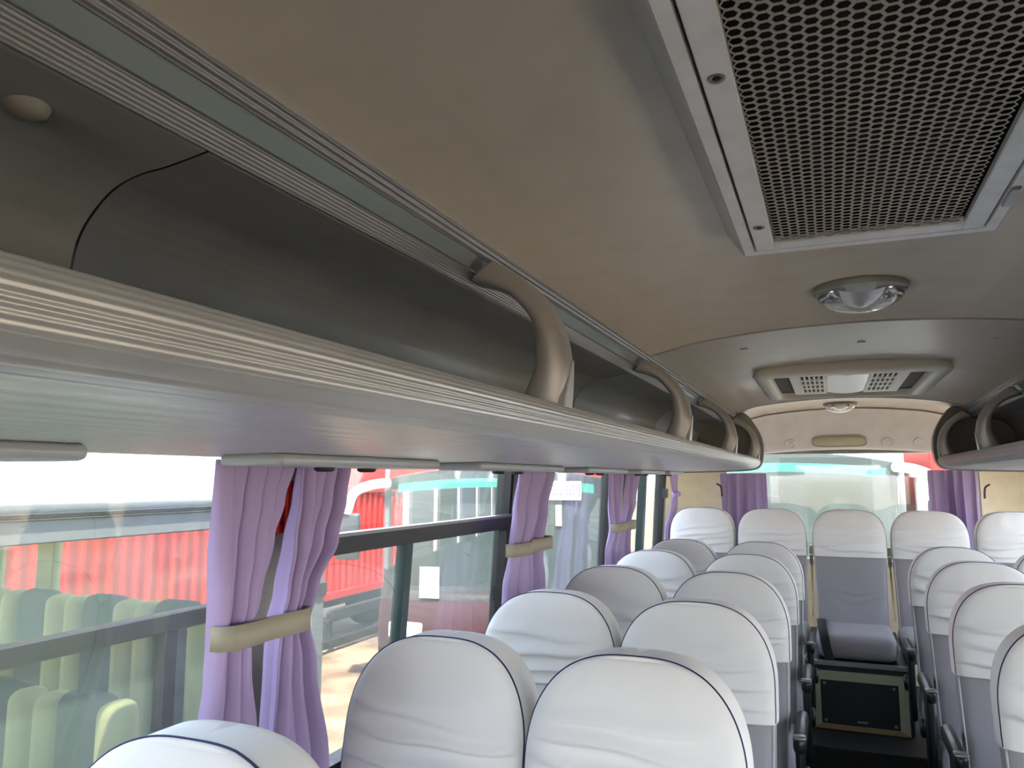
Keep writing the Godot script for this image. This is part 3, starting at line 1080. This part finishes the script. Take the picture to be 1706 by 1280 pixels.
func engine_box():
	var o := thing("engine_box", "dark engine box with a pale framed access panel under the middle rear seat", "box", Vector3(0.0, 0.135, -4.4))
	var st := S(false)
	bbox(st, Vector3(0, 0.163, -0.5), Vector3(0.49, 0.326, 1.0), 0.006)
	part("body", st, M.boxbody, o)
	st = S(false)
	bbox(st, Vector3(0, 0.325, 0.004), Vector3(0.50, 0.022, 0.03), 0.003)
	part("top_trim", st, M.steel, o)
	# frame of four mitred pieces
	var y0 := 0.004
	var y1 := 0.288
	var h := 0.225
	var w := 0.045
	for q in [[Vector2(-h, y0), Vector2(-h, y1), Vector2(-h + w, y1 - w), Vector2(-h + w, y0 + 0.024)], [Vector2(h, y0), Vector2(h, y1), Vector2(h - w, y1 - w), Vector2(h - w, y0 + 0.024)], [Vector2(-h, y1), Vector2(h, y1), Vector2(h - w, y1 - w), Vector2(-h + w, y1 - w)]]:
		st = S(false); sweep_z(st, q, 0.0, 0.014)
		part("frame_piece", st, M.boxframe, o)
	st = S(false); sweep_z(st, [Vector2(-h, y0), Vector2(h, y0), Vector2(h - w, y0 + 0.024), Vector2(-h + w, y0 + 0.024)], 0.0, 0.014)
	part("frame_piece", st, M.trimwood, o)
	st = S(false); bbox(st, Vector3(0, (y0 + 0.024 + y1 - w) * 0.5, 0.005), Vector3((h - w) * 2, y1 - w - y0 - 0.024, 0.008), 0.002)
	var p := part("access_panel", st, M.boxpanel, o)
	for c in [Vector2(-0.16, 0.225), Vector2(0.16, 0.225), Vector2(-0.16, 0.045), Vector2(0.16, 0.045)]:
		st = S(); rbox(st, Vector3(c.x, c.y, 0.010), Vector3(0.014, 0.014, 0.006), 0.003)
		part("screw", st, M.steel, p)
	st = S(false); bbox(st, Vector3(0.01, 0.05, 0.012), Vector3(0.05, 0.008, 0.01), 0.002)
	part("handle", st, M.steel, p)

# ---------------------------------------------------------------- curtains
# keys: [height, z at one edge, z at other edge, inward offset]; pleats fold across x
func curtain_sheet(keys: Array, pleats: float, amp: float, sd: int, along_x := false, flip := 1.0) -> ArrayMesh:
	var st := S()
	var rng := RandomNumberGenerator.new()
	rng.seed = sd
	var ph := []
	for k in 4: ph.append(rng.randf_range(0, TAU))
	var nv := 60
	var nu := int(pleats * 16)
	var ys := []
	for k in keys: ys.append(k[0])
	var rows := []
	for j in nv + 1:
		var y := lerpf(keys[0][0], keys[-1][0], float(j) / nv)
		var i := 0
		while i < keys.size() - 2 and y < keys[i + 1][0]: i += 1
		var t: float = clampf((keys[i][0] - y) / (keys[i][0] - keys[i + 1][0]), 0, 1)
		var ts := t * t * (3 - 2 * t)
		var a: float = lerpf(keys[i][1], keys[i + 1][1], ts)
		var b: float = lerpf(keys[i][2], keys[i + 1][2], ts)
		var off: float = lerpf(keys[i][3], keys[i + 1][3], ts)
		var width := absf(b - a)
		var row := PackedVector3Array()
		for k in nu + 1:
			var u := float(k) / nu
			var w := u + 0.025 * sin(TAU * u * 2.0 + ph[0]) + 0.012 * sin(y * 7.0 + ph[1] + u * 5.0)
			var am := amp * (0.7 + 0.45 * sin(u * 9.0 + ph[2]) ) * clampf(0.55 + (keys[0][0] - y) * 2.5, 0.55, 1.0)
			var fold := sin(TAU * pleats * w + ph[3]) + 0.25 * sin(TAU * pleats * 2.0 * w + ph[1])
			var side := cos(TAU * pleats * w + ph[3]) * width / pleats * 0.22
			var z := lerpf(a, b, u) + side
			var x := off + am * fold
			row.append(Vector3(z, y, x) if along_x else Vector3(x * flip, y, z))
		rows.append(row)
	grid(st, rows)
	var sheet := []
	for r in rows:
		var q := PackedVector3Array()
		for v in r: q.append(v + (Vector3(0, 0, -0.0012) if along_x else Vector3(-0.0012 * flip, 0, 0)))
		sheet.append(q)
	grid(st, sheet)
	return done(st)

func curtain(keys: Array, pleats: float, amp: float, sd: int, label: String, group := "purple curtains", along_x := false) -> Node3D:
	var o := thing("curtain", label, "curtain", Vector3.ZERO, 0.0, group)
	part("curtain_cloth", curtain_sheet(keys, pleats, amp, sd, along_x), M.curtain, o)
	return o

func tieback(path: Array, y: float, h: float, label: String):
	var o := thing("curtain_tieback", label, "tieback", Vector3.ZERO, 0.0, "beige curtain tiebacks")
	var st := S()
	var pts := catmull(path, 6)
	var rows := []
	for i in pts.size():
		var a: Vector2 = pts[maxi(i - 1, 0)]
		var b: Vector2 = pts[mini(i + 1, pts.size() - 1)]
		var n := Vector2(b.y - a.y, -(b.x - a.x)).normalized() * 0.0035
		var p: Vector2 = pts[i]
		var loop := PackedVector3Array()
		loop.append(Vector3(p.x + n.x, y + h * 0.5, p.y + n.y)); loop.append(Vector3(p.x + n.x * 1.2, y, p.y + n.y * 1.2)); loop.append(Vector3(p.x + n.x, y - h * 0.5, p.y + n.y))
		loop.append(Vector3(p.x - n.x, y - h * 0.5, p.y - n.y)); loop.append(Vector3(p.x - n.x, y + h * 0.5, p.y - n.y))
		rows.append(loop)
	grid(st, rows, true)
	fan(st, rows[0], true); fan(st, rows[-1])
	part("strap", st, M.tie, o)

func curtains():
	# pair on the first pillar
	curtain([[1.432, -1.030, -1.220, -1.045], [1.36, -1.029, -1.192, -1.045], [1.29, -1.028, -1.165, -1.045], [1.19, -1.028, -1.13, -1.04], [1.13, -1.032, -1.115, -1.045], [1.07, -1.034, -1.125, -1.05], [0.95, -1.02, -1.15, -1.055], [0.62, -1.00, -1.20, -1.07]], 4.5, 0.024, 11, "purple curtain on the windshield side of the pillar with the red hammer holder")
	curtain([[1.432, -1.240, -1.40, -1.045], [1.36, -1.236, -1.385, -1.048], [1.28, -1.222, -1.355, -1.05], [1.19, -1.20, -1.28, -1.045], [1.13, -1.182, -1.255, -1.045], [1.05, -1.182, -1.288, -1.05], [0.84, -1.18, -1.355, -1.06], [0.62, -1.185, -1.39, -1.07]], 4.2, 0.024, 12, "purple curtain on the rear side of the pillar with the red hammer holder")
	tieback([Vector2(-1.04, -1.020), Vector2(-1.020, -1.024), Vector2(-1.006, -1.045), Vector2(-1.006, -1.09), Vector2(-1.012, -1.13), Vector2(-1.006, -1.18), Vector2(-1.006, -1.225), Vector2(-1.02, -1.250), Vector2(-1.05, -1.256)], 1.137, 0.040, "beige tieback strap around the curtain pair beside the red hammer holder")
	# pair on the second pillar
	curtain([[1.432, -2.375, -2.64, -1.030], [1.29, -2.345, -2.56, -1.035], [1.16, -2.315, -2.47, -1.035], [1.05, -2.29, -2.50, -1.045], [0.62, -2.25, -2.56, -1.06]], 3.5, 0.026, 13, "purple curtain beside the latch of the window with the black rail")
	curtain([[1.432, -2.60, -2.79, -1.055], [1.29, -2.55, -2.715, -1.06], [1.16, -2.49, -2.63, -1.055], [1.05, -2.49, -2.68, -1.06], [0.62, -2.52, -2.78, -1.075]], 3.2, 0.024, 14, "purple curtain on the rear side of the pillar behind the black railed window")
	tieback([Vector2(-1.035, -2.262), Vector2(-1.010, -2.268), Vector2(-0.998, -2.31), Vector2(-0.998, -2.39), Vector2(-1.022, -2.45), Vector2(-1.012, -2.54), Vector2(-1.012, -2.62), Vector2(-1.03, -2.665), Vector2(-1.06, -2.675)], 1.174, 0.040, "beige tieback strap around the curtain pair behind the black railed window")
	# pair on the third pillar
	curtain([[1.432, -3.49, -3.78, -1.035], [1.28, -3.51, -3.72, -1.04], [1.17, -3.53, -3.66, -1.035], [1.05, -3.47, -3.67, -1.045], [0.62, -3.42, -3.74, -1.06]], 4.0, 0.024, 15, "purple curtain on the windshield side of the third pillar")
	curtain([[1.432, -3.83, -4.13, -1.035], [1.28, -3.80, -4.03, -1.04], [1.17, -3.74, -3.89, -1.04], [1.05, -3.75, -3.92, -1.05], [0.62, -3.80, -4.04, -1.06]], 4.0, 0.024, 16, "purple curtain on the rear side of the third pillar")
	tieback([Vector2(-1.035, -3.51), Vector2(-1.005, -3.52), Vector2(-0.995, -3.56), Vector2(-0.995, -3.64), Vector2(-1.005, -3.71), Vector2(-0.995, -3.79), Vector2(-1.0, -3.86), Vector2(-1.02, -3.90), Vector2(-1.06, -3.91)], 1.170, 0.040, "beige tieback strap around the curtain pair on the third pillar")
	# last narrow curtain, knotted high
	var o := curtain([[1.43, -4.98, -5.22, -1.03], [1.33, -5.03, -5.17, -1.03], [1.295, -5.08, -5.13, -1.03], [1.25, -5.03, -5.18, -1.035], [1.05, -4.95, -5.10, -1.065], [0.62, -4.90, -5.10, -1.085]], 3.0, 0.02, 17, "narrow purple curtain knotted high beside the cream corner panel")
	var st := S()
	rbox(st, Vector3(-1.02, 1.298, -5.105), Vector3(0.055, 0.035, 0.06), 0.016)
	part("knot", st, M.curtain, o)
	# rear window curtains
	curtain([[1.432, -0.775, -0.485, -5.36], [0.70, -0.765, -0.475, -5.36]], 5.0, 0.026, 18, "purple curtain at the back window on the side facing the white bus", "purple curtains", true)
	curtain([[1.45, 0.475, 0.735, -5.36], [0.70, 0.485, 0.745, -5.36]], 5.0, 0.026, 19, "purple curtain at the back window on the side away from the white bus", "purple curtains", true)
	for sg in [-1.0, 1.0]:
		o = thing("curtain_hook", "small brown hook strap beside the back window curtain, %s side" % ("white bus" if sg < 0 else "far"), "hook", Vector3.ZERO, 0.0, "curtain hooks")
		st = S()
		tube(st, catmull([Vector3(sg * 0.80, 1.36, -5.40), Vector3(sg * 0.785, 1.36, -5.34), Vector3(sg * 0.762, 1.34, -5.32), Vector3(sg * 0.757, 1.28, -5.32)], 5), 0.006, 6)
		part("strap", st, M.maroon, o)

func hammer():
	var o := thing("hammer_holder", "red emergency hammer holder on the pillar between the purple curtains", "hammer holder", Vector3(-1.112, 1.345, -1.275))
	var st := S()
	rbox(st, Vector3(0.006, -0.045, 0), Vector3(0.016, 0.022, 0.05), 0.005)
	rbox(st, Vector3(0.006, 0.0, 0.020), Vector3(0.016, 0.10, 0.010), 0.004)
	rbox(st, Vector3(0.006, 0.0, -0.020), Vector3(0.016, 0.10, 0.010), 0.004)
	part("holder", st, M.red, o)
	st = S()
	tube(st, [Vector3(0.014, -0.05, 0), Vector3(0.014, 0.07, 0)], 0.007, 10)
	rbox(st, Vector3(0.014, 0.075, 0), Vector3(0.02, 0.022, 0.07), 0.008)
	part("hammer", st, M.red, o)

# ---------------------------------------------------------------- outside
const GROUND := -0.70

func outside():
	var st := S()
	var o := setting("ground", "sunlit sandy yard outside the coach", "ground")
	var rows := []
	for j in 41:
		var row := PackedVector3Array()
		for i in 41:
			var x := -60.0 + 120.0 * i / 40.0
			var z := -70.0 + 110.0 * j / 40.0
			row.append(Vector3(x, GROUND + 0.02 * sin(x * 1.7 + z) * sin(z * 1.3), z))
		rows.append(row)
	grid(st, rows)
	part("sandy_ground", st, M.sand, o)
	parked_bus()
	truck(Vector3(-6.085, GROUND, -7.1), 0.0, "red ribbed cargo truck parked beyond the white bus", 6.4)
	truck(Vector3(3.2, GROUND, -13.0), 0.0, "red ribbed cargo truck behind the white yard wall", 5.0)
	o = thing("yard_wall", "white yard wall in front of the second red truck", "wall", Vector3(4.6, GROUND, -9.8))
	st = S(false); bbox(st, Vector3(0, 1.06, 0), Vector3(7.6, 2.12, 0.20), 0.01)
	part("wall_body", st, M.buswhite, o)
	st = S(false); bbox(st, Vector3(0, 2.15, 0), Vector3(7.7, 0.08, 0.28), 0.01)
	part("coping", st, M.white, o)
	coach(Vector3(-3.19, GROUND, -7.05), deg_to_rad(12.8), 1.0, M.coachred, true, "coach with red roof front and big grey windshield beside the red truck")
	coach(Vector3(-0.62, GROUND, -9.0), deg_to_rad(-3.0), 1.08, M.buswhite, false, "pale coach parked behind the back window")

func green_seat(at: Vector3, label: String):
	var o := thing("teal_seat", label, "seat", at, 0.0, "seats in the parked white bus")
	var st := S()
	rbox(st, Vector3(0, 0.78, 0), Vector3(0.22, 0.62, 0.11), 0.05)
	part("back_panel", st, M.teal, o, "dark teal centre panel")
	for sg in [-1.0, 1.0]:
		st = S(); rbox(st, Vector3(sg * 0.145, 0.77, 0.012), Vector3(0.10, 0.62, 0.13), 0.048)
		part("side_bolster", st, M.seatcream, o, "pale yellow side bolster")
	st = S(); rbox(st, Vector3(0, 0.42, 0.24), Vector3(0.40, 0.13, 0.44), 0.05)
	part("cushion", st, M.seatcream, o)
	st = S(false); bbox(st, Vector3(0, 0.29, 0.2), Vector3(0.28, 0.13, 0.28), 0.01)
	part("pedestal", st, M.busgrey, o)

func parked_bus():
	var o := thing("parked_bus", "white minibus with dark window frames parked alongside", "bus", Vector3.ZERO)
	var xn := -2.085
	var xf := -4.25
	var zr := -2.78
	var zf := 3.2
	var st := S(false)
	bbox(st, Vector3(xn - 0.03, 0.02, (zr + zf) * 0.5), Vector3(0.06, 0.52, zf - zr), 0.01)
	bbox(st, Vector3(xf + 0.03, 0.20, (zr + zf) * 0.5), Vector3(0.06, 0.88, zf - zr), 0.01)
	bbox(st, Vector3((xn + xf) * 0.5, 0.20, zr + 0.03), Vector3(xn - xf, 0.88, 0.06), 0.01)
	bbox(st, Vector3((xn + xf) * 0.5, 0.20, zf - 0.03), Vector3(xn - xf, 0.88, 0.06), 0.01)
	part("lower_body", st, M.buswhite, o)
	st = S(false); bbox(st, Vector3((xn + xf) * 0.5, -0.20, (zr + zf) * 0.5), Vector3(xn - xf, 0.06, zf - zr), 0.01)
	part("floor_pan", st, M.busgrey, o)
	st = S(false); bbox(st, Vector3((xn + xf) * 0.5, -0.072, -2.36), Vector3(xn - xf - 0.14, 0.19, 0.70), 0.01)
	part("bench_platform", st, M.busgrey, o)
	st = S()
	var prof := []
	for i in 21:
		var t := PI * i / 20.0
		prof.append(Vector2((xn + xf) * 0.5 + cos(t) * (xn - xf) * 0.5 * 1.0, 1.33 + 0.26 * pow(sin(t), 0.45)))
	for i in 21:
		var t := PI * (20 - i) / 20.0
		prof.append(Vector2((xn + xf) * 0.5 + cos(t) * ((xn - xf) * 0.5 - 0.05), 1.30 + 0.22 * pow(sin(t), 0.45)))
	sweep_z(st, prof, zr, zf)
	part("roof", st, M.buswhite, o)
	st = S(false)
	bbox(st, Vector3(xn - 0.02, 1.255, (zr + zf) * 0.5), Vector3(0.06, 0.065, zf - zr), 0.004)
	part("window_header", st, M.busgrey, o)
	st = S(false)
	bbox(st, Vector3(xf + 0.02, 1.29, (zr + zf) * 0.5), Vector3(0.06, 0.10, zf - zr), 0.004)
	bbox(st, Vector3((xn + xf) * 0.5, 1.30, zr + 0.02), Vector3(xn - xf, 0.08, 0.06), 0.004)
	part("window_header", st, M.busgrey, o)
	st = S(false); bbox(st, Vector3(xn + 0.012, 1.298, (zr + zf) * 0.5), Vector3(0.02, 0.016, zf - zr), 0.003)
	part("rain_gutter", st, M.frame, o)
	st = S(false); bbox(st, Vector3(xn - 0.01, 0.938, (zr + zf) * 0.5), Vector3(0.05, 0.058, zf - zr), 0.004)
	part("window_rail", st, M.frame, o)
	for z in [-1.95, -0.9]:
		st = S(false); bbox(st, Vector3(xn - 0.01, 0.60, z), Vector3(0.045, 0.64, 0.055), 0.004)
		part("sash_post", st, M.frame, o)
	for z in [zr + 0.05, -0.55, 0.7, 2.0, zf - 0.05]:
		st = S(false); bbox(st, Vector3(xn - 0.02, 0.77, z), Vector3(0.05, 1.02, 0.09), 0.006)
		part("window_post", st, M.busgrey, o)
	for z in [zr + 0.05, -1.55, -0.3, 1.0, 2.2]:
		st = S(false); bbox(st, Vector3(xf + 0.02, 0.95, z), Vector3(0.05, 0.70, 0.12), 0.006)
		part("window_post", st, M.seatcream, o)
	for x in [xf + 0.12, -3.72]:
		st = S(false); bbox(st, Vector3(x, 0.95, zr + 0.03), Vector3(0.12, 0.66, 0.05), 0.006)
		part("rear_post", st, M.seatcream, o)
	st = S(false); bbox(st, Vector3(xn - 0.03, 0.77, (zr + zf) * 0.5), Vector3(0.004, 0.98, zf - zr - 0.1), 0.001)
	part("window_pane", st, M.glass, o)
	st = S(false); bbox(st, Vector3((xn + xf) * 0.5, 0.95, zr + 0.03), Vector3(xn - xf - 0.1, 0.62, 0.004), 0.001)
	part("rear_pane", st, M.clearpane, o)
	for z in [-1.6, 2.0]:
		for x in [xn - 0.12, xf + 0.12]:
			st = S(); lathe(st, [Vector2(0.0, 0.11), Vector2(0.30, 0.11), Vector2(0.36, 0.07), Vector2(0.36, -0.07), Vector2(0.30, -0.11), Vector2(0.0, -0.11)], Vector3.ZERO, 28)
			var w := part("wheel", st, M.rubber, o)
			w.position = Vector3(x, GROUND + 0.36, z)
			w.rotation.z = PI * 0.5
	var base := -0.17
	# seats: crest heights from the sight lines
	for s in [[-2.385, -1.92, 0.0, "near window, row ahead of its rear bench"], [-2.80, -1.92, 0.0, "near aisle, row ahead of its rear bench"], [-2.60, -2.5, 0.20, "rear bench, nearest its sash post"], [-3.01, -2.5, 0.20, "rear bench, middle of the row"], [-3.42, -2.5, 0.20, "rear bench, towards its far wall"], [-3.83, -2.5, 0.20, "rear bench, against its far wall"], [-2.40, -1.32, 0.0, "near window, two rows ahead of bench"], [-3.5, -1.85, 0.0, "far aisle, row ahead of its rear bench"]]:
		green_seat(Vector3(s[0], base - 0.22 + s[2], s[1]), "teal and yellow seat in parked white bus, %s" % s[3])

func truck(at: Vector3, turn: float, label: String, length: float):
	var o := thing("cargo_truck", label, "truck", at, turn, "red cargo trucks")
	var st := S(false)
	bbox(st, Vector3(-1.1, 1.60, 0), Vector3(2.14, 2.0, length - 0.1), 0.01)
	part("cargo_body", st, M.truckred, o)
	for y in [0.60, 1.95, 2.62]:
		st = S(false); bbox(st, Vector3(-0.01, y, 0), Vector3(0.09, 0.10, length), 0.008)
		part("side_rail", st, M.truckred, o)
	st = S(false); bbox(st, Vector3(0, 1.275, 0), Vector3(0.05, 1.25, 0.055), 0.012)
	var rib := done(st)
	var n := int(length / 0.145)
	for i in n:
		var r := part("rib", rib, M.truckred, o)
		r.position = Vector3(-0.012, 0, -length * 0.5 + 0.08 + i * 0.145)
	st = S(false)
	bbox(st, Vector3(-0.35, 0.46, 0), Vector3(0.10, 0.16, length), 0.01)
	bbox(st, Vector3(-1.8, 0.46, 0), Vector3(0.10, 0.16, length), 0.01)
	part("chassis_beam", st, M.truckdark, o)
	st = S(false)
	bbox(st, Vector3(0.25, 0.42, -0.5 * length + 1.55), Vector3(0.08, 0.14, 1.2), 0.01)
	bbox(st, Vector3(0.27, 0.10, -0.5 * length + 1.8), Vector3(0.06, 0.10, 2.2), 0.01)
	bbox(st, Vector3(0.10, 0.36, -0.5 * length + 2.2), Vector3(0.35, 0.05, 0.08), 0.01)
	bbox(st, Vector3(0.22, 0.25, -0.5 * length + 2.15), Vector3(0.05, 0.42, 0.07), 0.01)
	part("guard_bar", st, M.truckdark, o)
	for z in [-length * 0.5 + 0.4, length * 0.5 - 0.9]:
		for x in [-0.35, -1.85]:
			st = S(); lathe(st, [Vector2(0.0, 0.13), Vector2(0.40, 0.13), Vector2(0.47, 0.09), Vector2(0.47, -0.09), Vector2(0.40, -0.13), Vector2(0.0, -0.13)], Vector3.ZERO, 28)
			var w := part("wheel", st, M.rubber, o)
			w.position = Vector3(x, 0.47, z)
			w.rotation.z = PI * 0.5

func coach(at: Vector3, turn: float, k: float, paint: Material, with_sign: bool, label: String):
	var o := thing("coach", label, "coach", at, turn)
	o.scale = Vector3.ONE * k
	var L := 6.5
	var hw := 1.16
	var st := S()
	# front mask above the windshield
	var rows := []
	for j in 9:
		var t := j / 8.0
		var row := PackedVector3Array()
		for i in 25:
			var u := -1.0 + 2.0 * i / 24.0
			row.append(Vector3(u * hw, lerpf(2.08 + 0.13 * (1.0 - u * u), 2.75, t), -0.10 * u * u * u * u - 0.30 * t * t - 0.03))
		rows.append(row)
	grid(st, rows)
	part("front_mask", st, paint, o)
	st = S(false); bbox(st, Vector3(0, 2.72, -L * 0.5 - 0.2), Vector3(hw * 2, 0.10, L), 0.03)
	part("roof", st, M.buswhite, o)
	# windshield, slightly bowed
	st = S()
	rows = []
	for j in 9:
		var t := j / 8.0
		var row := PackedVector3Array()
		for i in 25:
			var u := -1.0 + 2.0 * i / 24.0
			row.append(Vector3(u * hw, lerpf(0.88, 2.09 + 0.13 * (1.0 - u * u), t), -0.10 * u * u * u * u + 0.04 * (1.0 - t)))
		rows.append(row)
	grid(st, rows)
	part("windshield", st, M.windshield, o)
	st = S()
	rows = []
	for j in 3:
		var t := j / 2.0
		var row := PackedVector3Array()
		for i in 25:
			var u := -0.86 + 1.72 * i / 24.0
			row.append(Vector3(u * hw, (1.93 + 0.09 * t) + 0.08 * (1.0 - u * u), -0.10 * u * u * u * u - 0.02))
		rows.append(row)
	grid(st, rows)
	part("sun_band", st, M.shade, o, "teal tinted band across the top of the windshield")
	# lower front
	st = S()
	rows = []
	for j in 7:
		var t := j / 6.0
		var row := PackedVector3Array()
		for i in 25:
			var u := -1.0 + 2.0 * i / 24.0
			row.append(Vector3(u * hw, lerpf(0.28, 0.90, t), -0.10 * u * u * u * u + 0.04 + 0.06 * sin(PI * t)))
		rows.append(row)
	grid(st, rows)
	part("bumper", st, M.maroon if with_sign else M.buswhite, o)
	for sg in [-1.0, 1.0]:
		st = S(); rbox(st, Vector3(sg * 0.85, 0.62, 0.06), Vector3(0.36, 0.16, 0.06), 0.03)
		part("headlight", st, M.lens, o)
	# sides: lower panel, posts, upper panel
	for sg in [-1.0, 1.0]:
		st = S(false); bbox(st, Vector3(sg * (hw - 0.03), 0.72, -L * 0.5 - 0.12), Vector3(0.05, 0.95, L), 0.01)
		part("side_panel", st, M.maroon if with_sign else M.buswhite, o)
		st = S(false); bbox(st, Vector3(sg * (hw - 0.03), 2.45, -L * 0.5 - 0.12), Vector3(0.05, 0.55, L), 0.01)
		part("side_header", st, paint, o)
		for i in 6:
			st = S(false); bbox(st, Vector3(sg * (hw - 0.03), 1.70, -0.16 - i * 1.24), Vector3(0.05, 1.05, 0.10 if i == 0 else 0.92), 0.01)
			part("window_post", st, M.inside, o)
		st = S(false); bbox(st, Vector3(sg * (hw - 0.03), 2.08, -L * 0.5 - 0.12), Vector3(0.006, 0.20, L), 0.001)
		part("tinted_band", st, M.shade, o, "teal tinted band along the side windows")
	st = S(false); bbox(st, Vector3(0, 1.5, -L - 0.12), Vector3(hw * 2, 2.5, 0.06), 0.01)
	part("rear_wall", st, M.inside, o)
	st = S(false); bbox(st, Vector3(0, 0.62, -L * 0.5 - 0.1), Vector3(hw * 2 - 0.1, 0.06, L), 0.01)
	part("cabin_floor", st, M.busgrey, o)
	st = S(); rbox(st, Vector3(0, 0.86, -0.32), Vector3(hw * 2 - 0.14, 0.22, 0.5), 0.08)
	part("dashboard", st, M.maroon, o)
	# mirror on a curved arm at the outer corner
	var sgm := -1.0 if with_sign else 1.0
	st = S()
	tube(st, catmull([Vector3(sgm * 1.08, 2.05, -0.02), Vector3(sgm * 1.22, 2.03, 0.12), Vector3(sgm * 1.38, 1.95, 0.16), Vector3(sgm * 1.46, 1.75, 0.15)], 6), 0.05, 10)
	var arm := part("mirror_arm", st, M.white, o)
	st = S(); rbox(st, Vector3(sgm * 1.45, 1.52, 0.12), Vector3(0.24, 0.46, 0.09), 0.03)
	part("mirror", st, M.mirror, arm)
	for z in [-1.3, -5.0]:
		for sg in [-1.0, 1.0]:
			st = S(); lathe(st, [Vector2(0.0, 0.13), Vector2(0.38, 0.13), Vector2(0.44, 0.09), Vector2(0.44, -0.09), Vector2(0.38, -0.13), Vector2(0.0, -0.13)], Vector3.ZERO, 28)
			var w := part("wheel", st, M.rubber, o)
			w.position = Vector3(sg * (hw - 0.12), 0.44, z)
			w.rotation.z = PI * 0.5
	if with_sign:
		st = S(false); bbox(st, Vector3(0.70, 1.98, 0.03), Vector3(0.36, 0.18, 0.006), 0.001)
		var sgn := part("paper_notice", st, M.white, o, "white printed notice at the top of the windshield")
		st = S(false)
		for r in 3:
			for c in 9:
				if (r * 5 + c * 3) % 4 != 1: bbox(st, Vector3(0.55 + c * 0.032, 2.025 - r * 0.040, 0.035), Vector3(0.020, 0.024, 0.002), 0.0005)
		bbox(st, Vector3(0.862, 1.98, 0.035), Vector3(0.022, 0.13, 0.002), 0.0005)
		part("print", st, M.busgrey, sgn)
		st = S(false); bbox(st, Vector3(0.66, 1.74, 0.03), Vector3(0.06, 0.20, 0.006), 0.001)
		part("yellow_slip", st, M.yellow, o)
		st = S(false); bbox(st, Vector3(-0.62, 1.08, 0.06), Vector3(0.20, 0.30, 0.006), 0.001)
		part("white_notice", st, M.white, o)

# ---------------------------------------------------------------- build
func _ready():
	materials()
	view()
	shell()
	rack(-1.0, "silver ribbed luggage rack with arched brackets above the windows facing the white bus")
	rack(1.0, "silver ribbed luggage rack with arched brackets on the side away from the white bus")
	air_unit()
	roof_hatch()
	dome_lamp(Vector3(0.0, ceiling_y(0.0), -1.925), 0.104, "large round clear dome lamp between the air intake and the first ceiling joint")
	dome_lamp(Vector3(-0.01, ceiling_y(0.0), -4.95), 0.094, "small round dome lamp close to the back window header")
	seats()
	engine_box()
	curtains()
	hammer()
	outside()
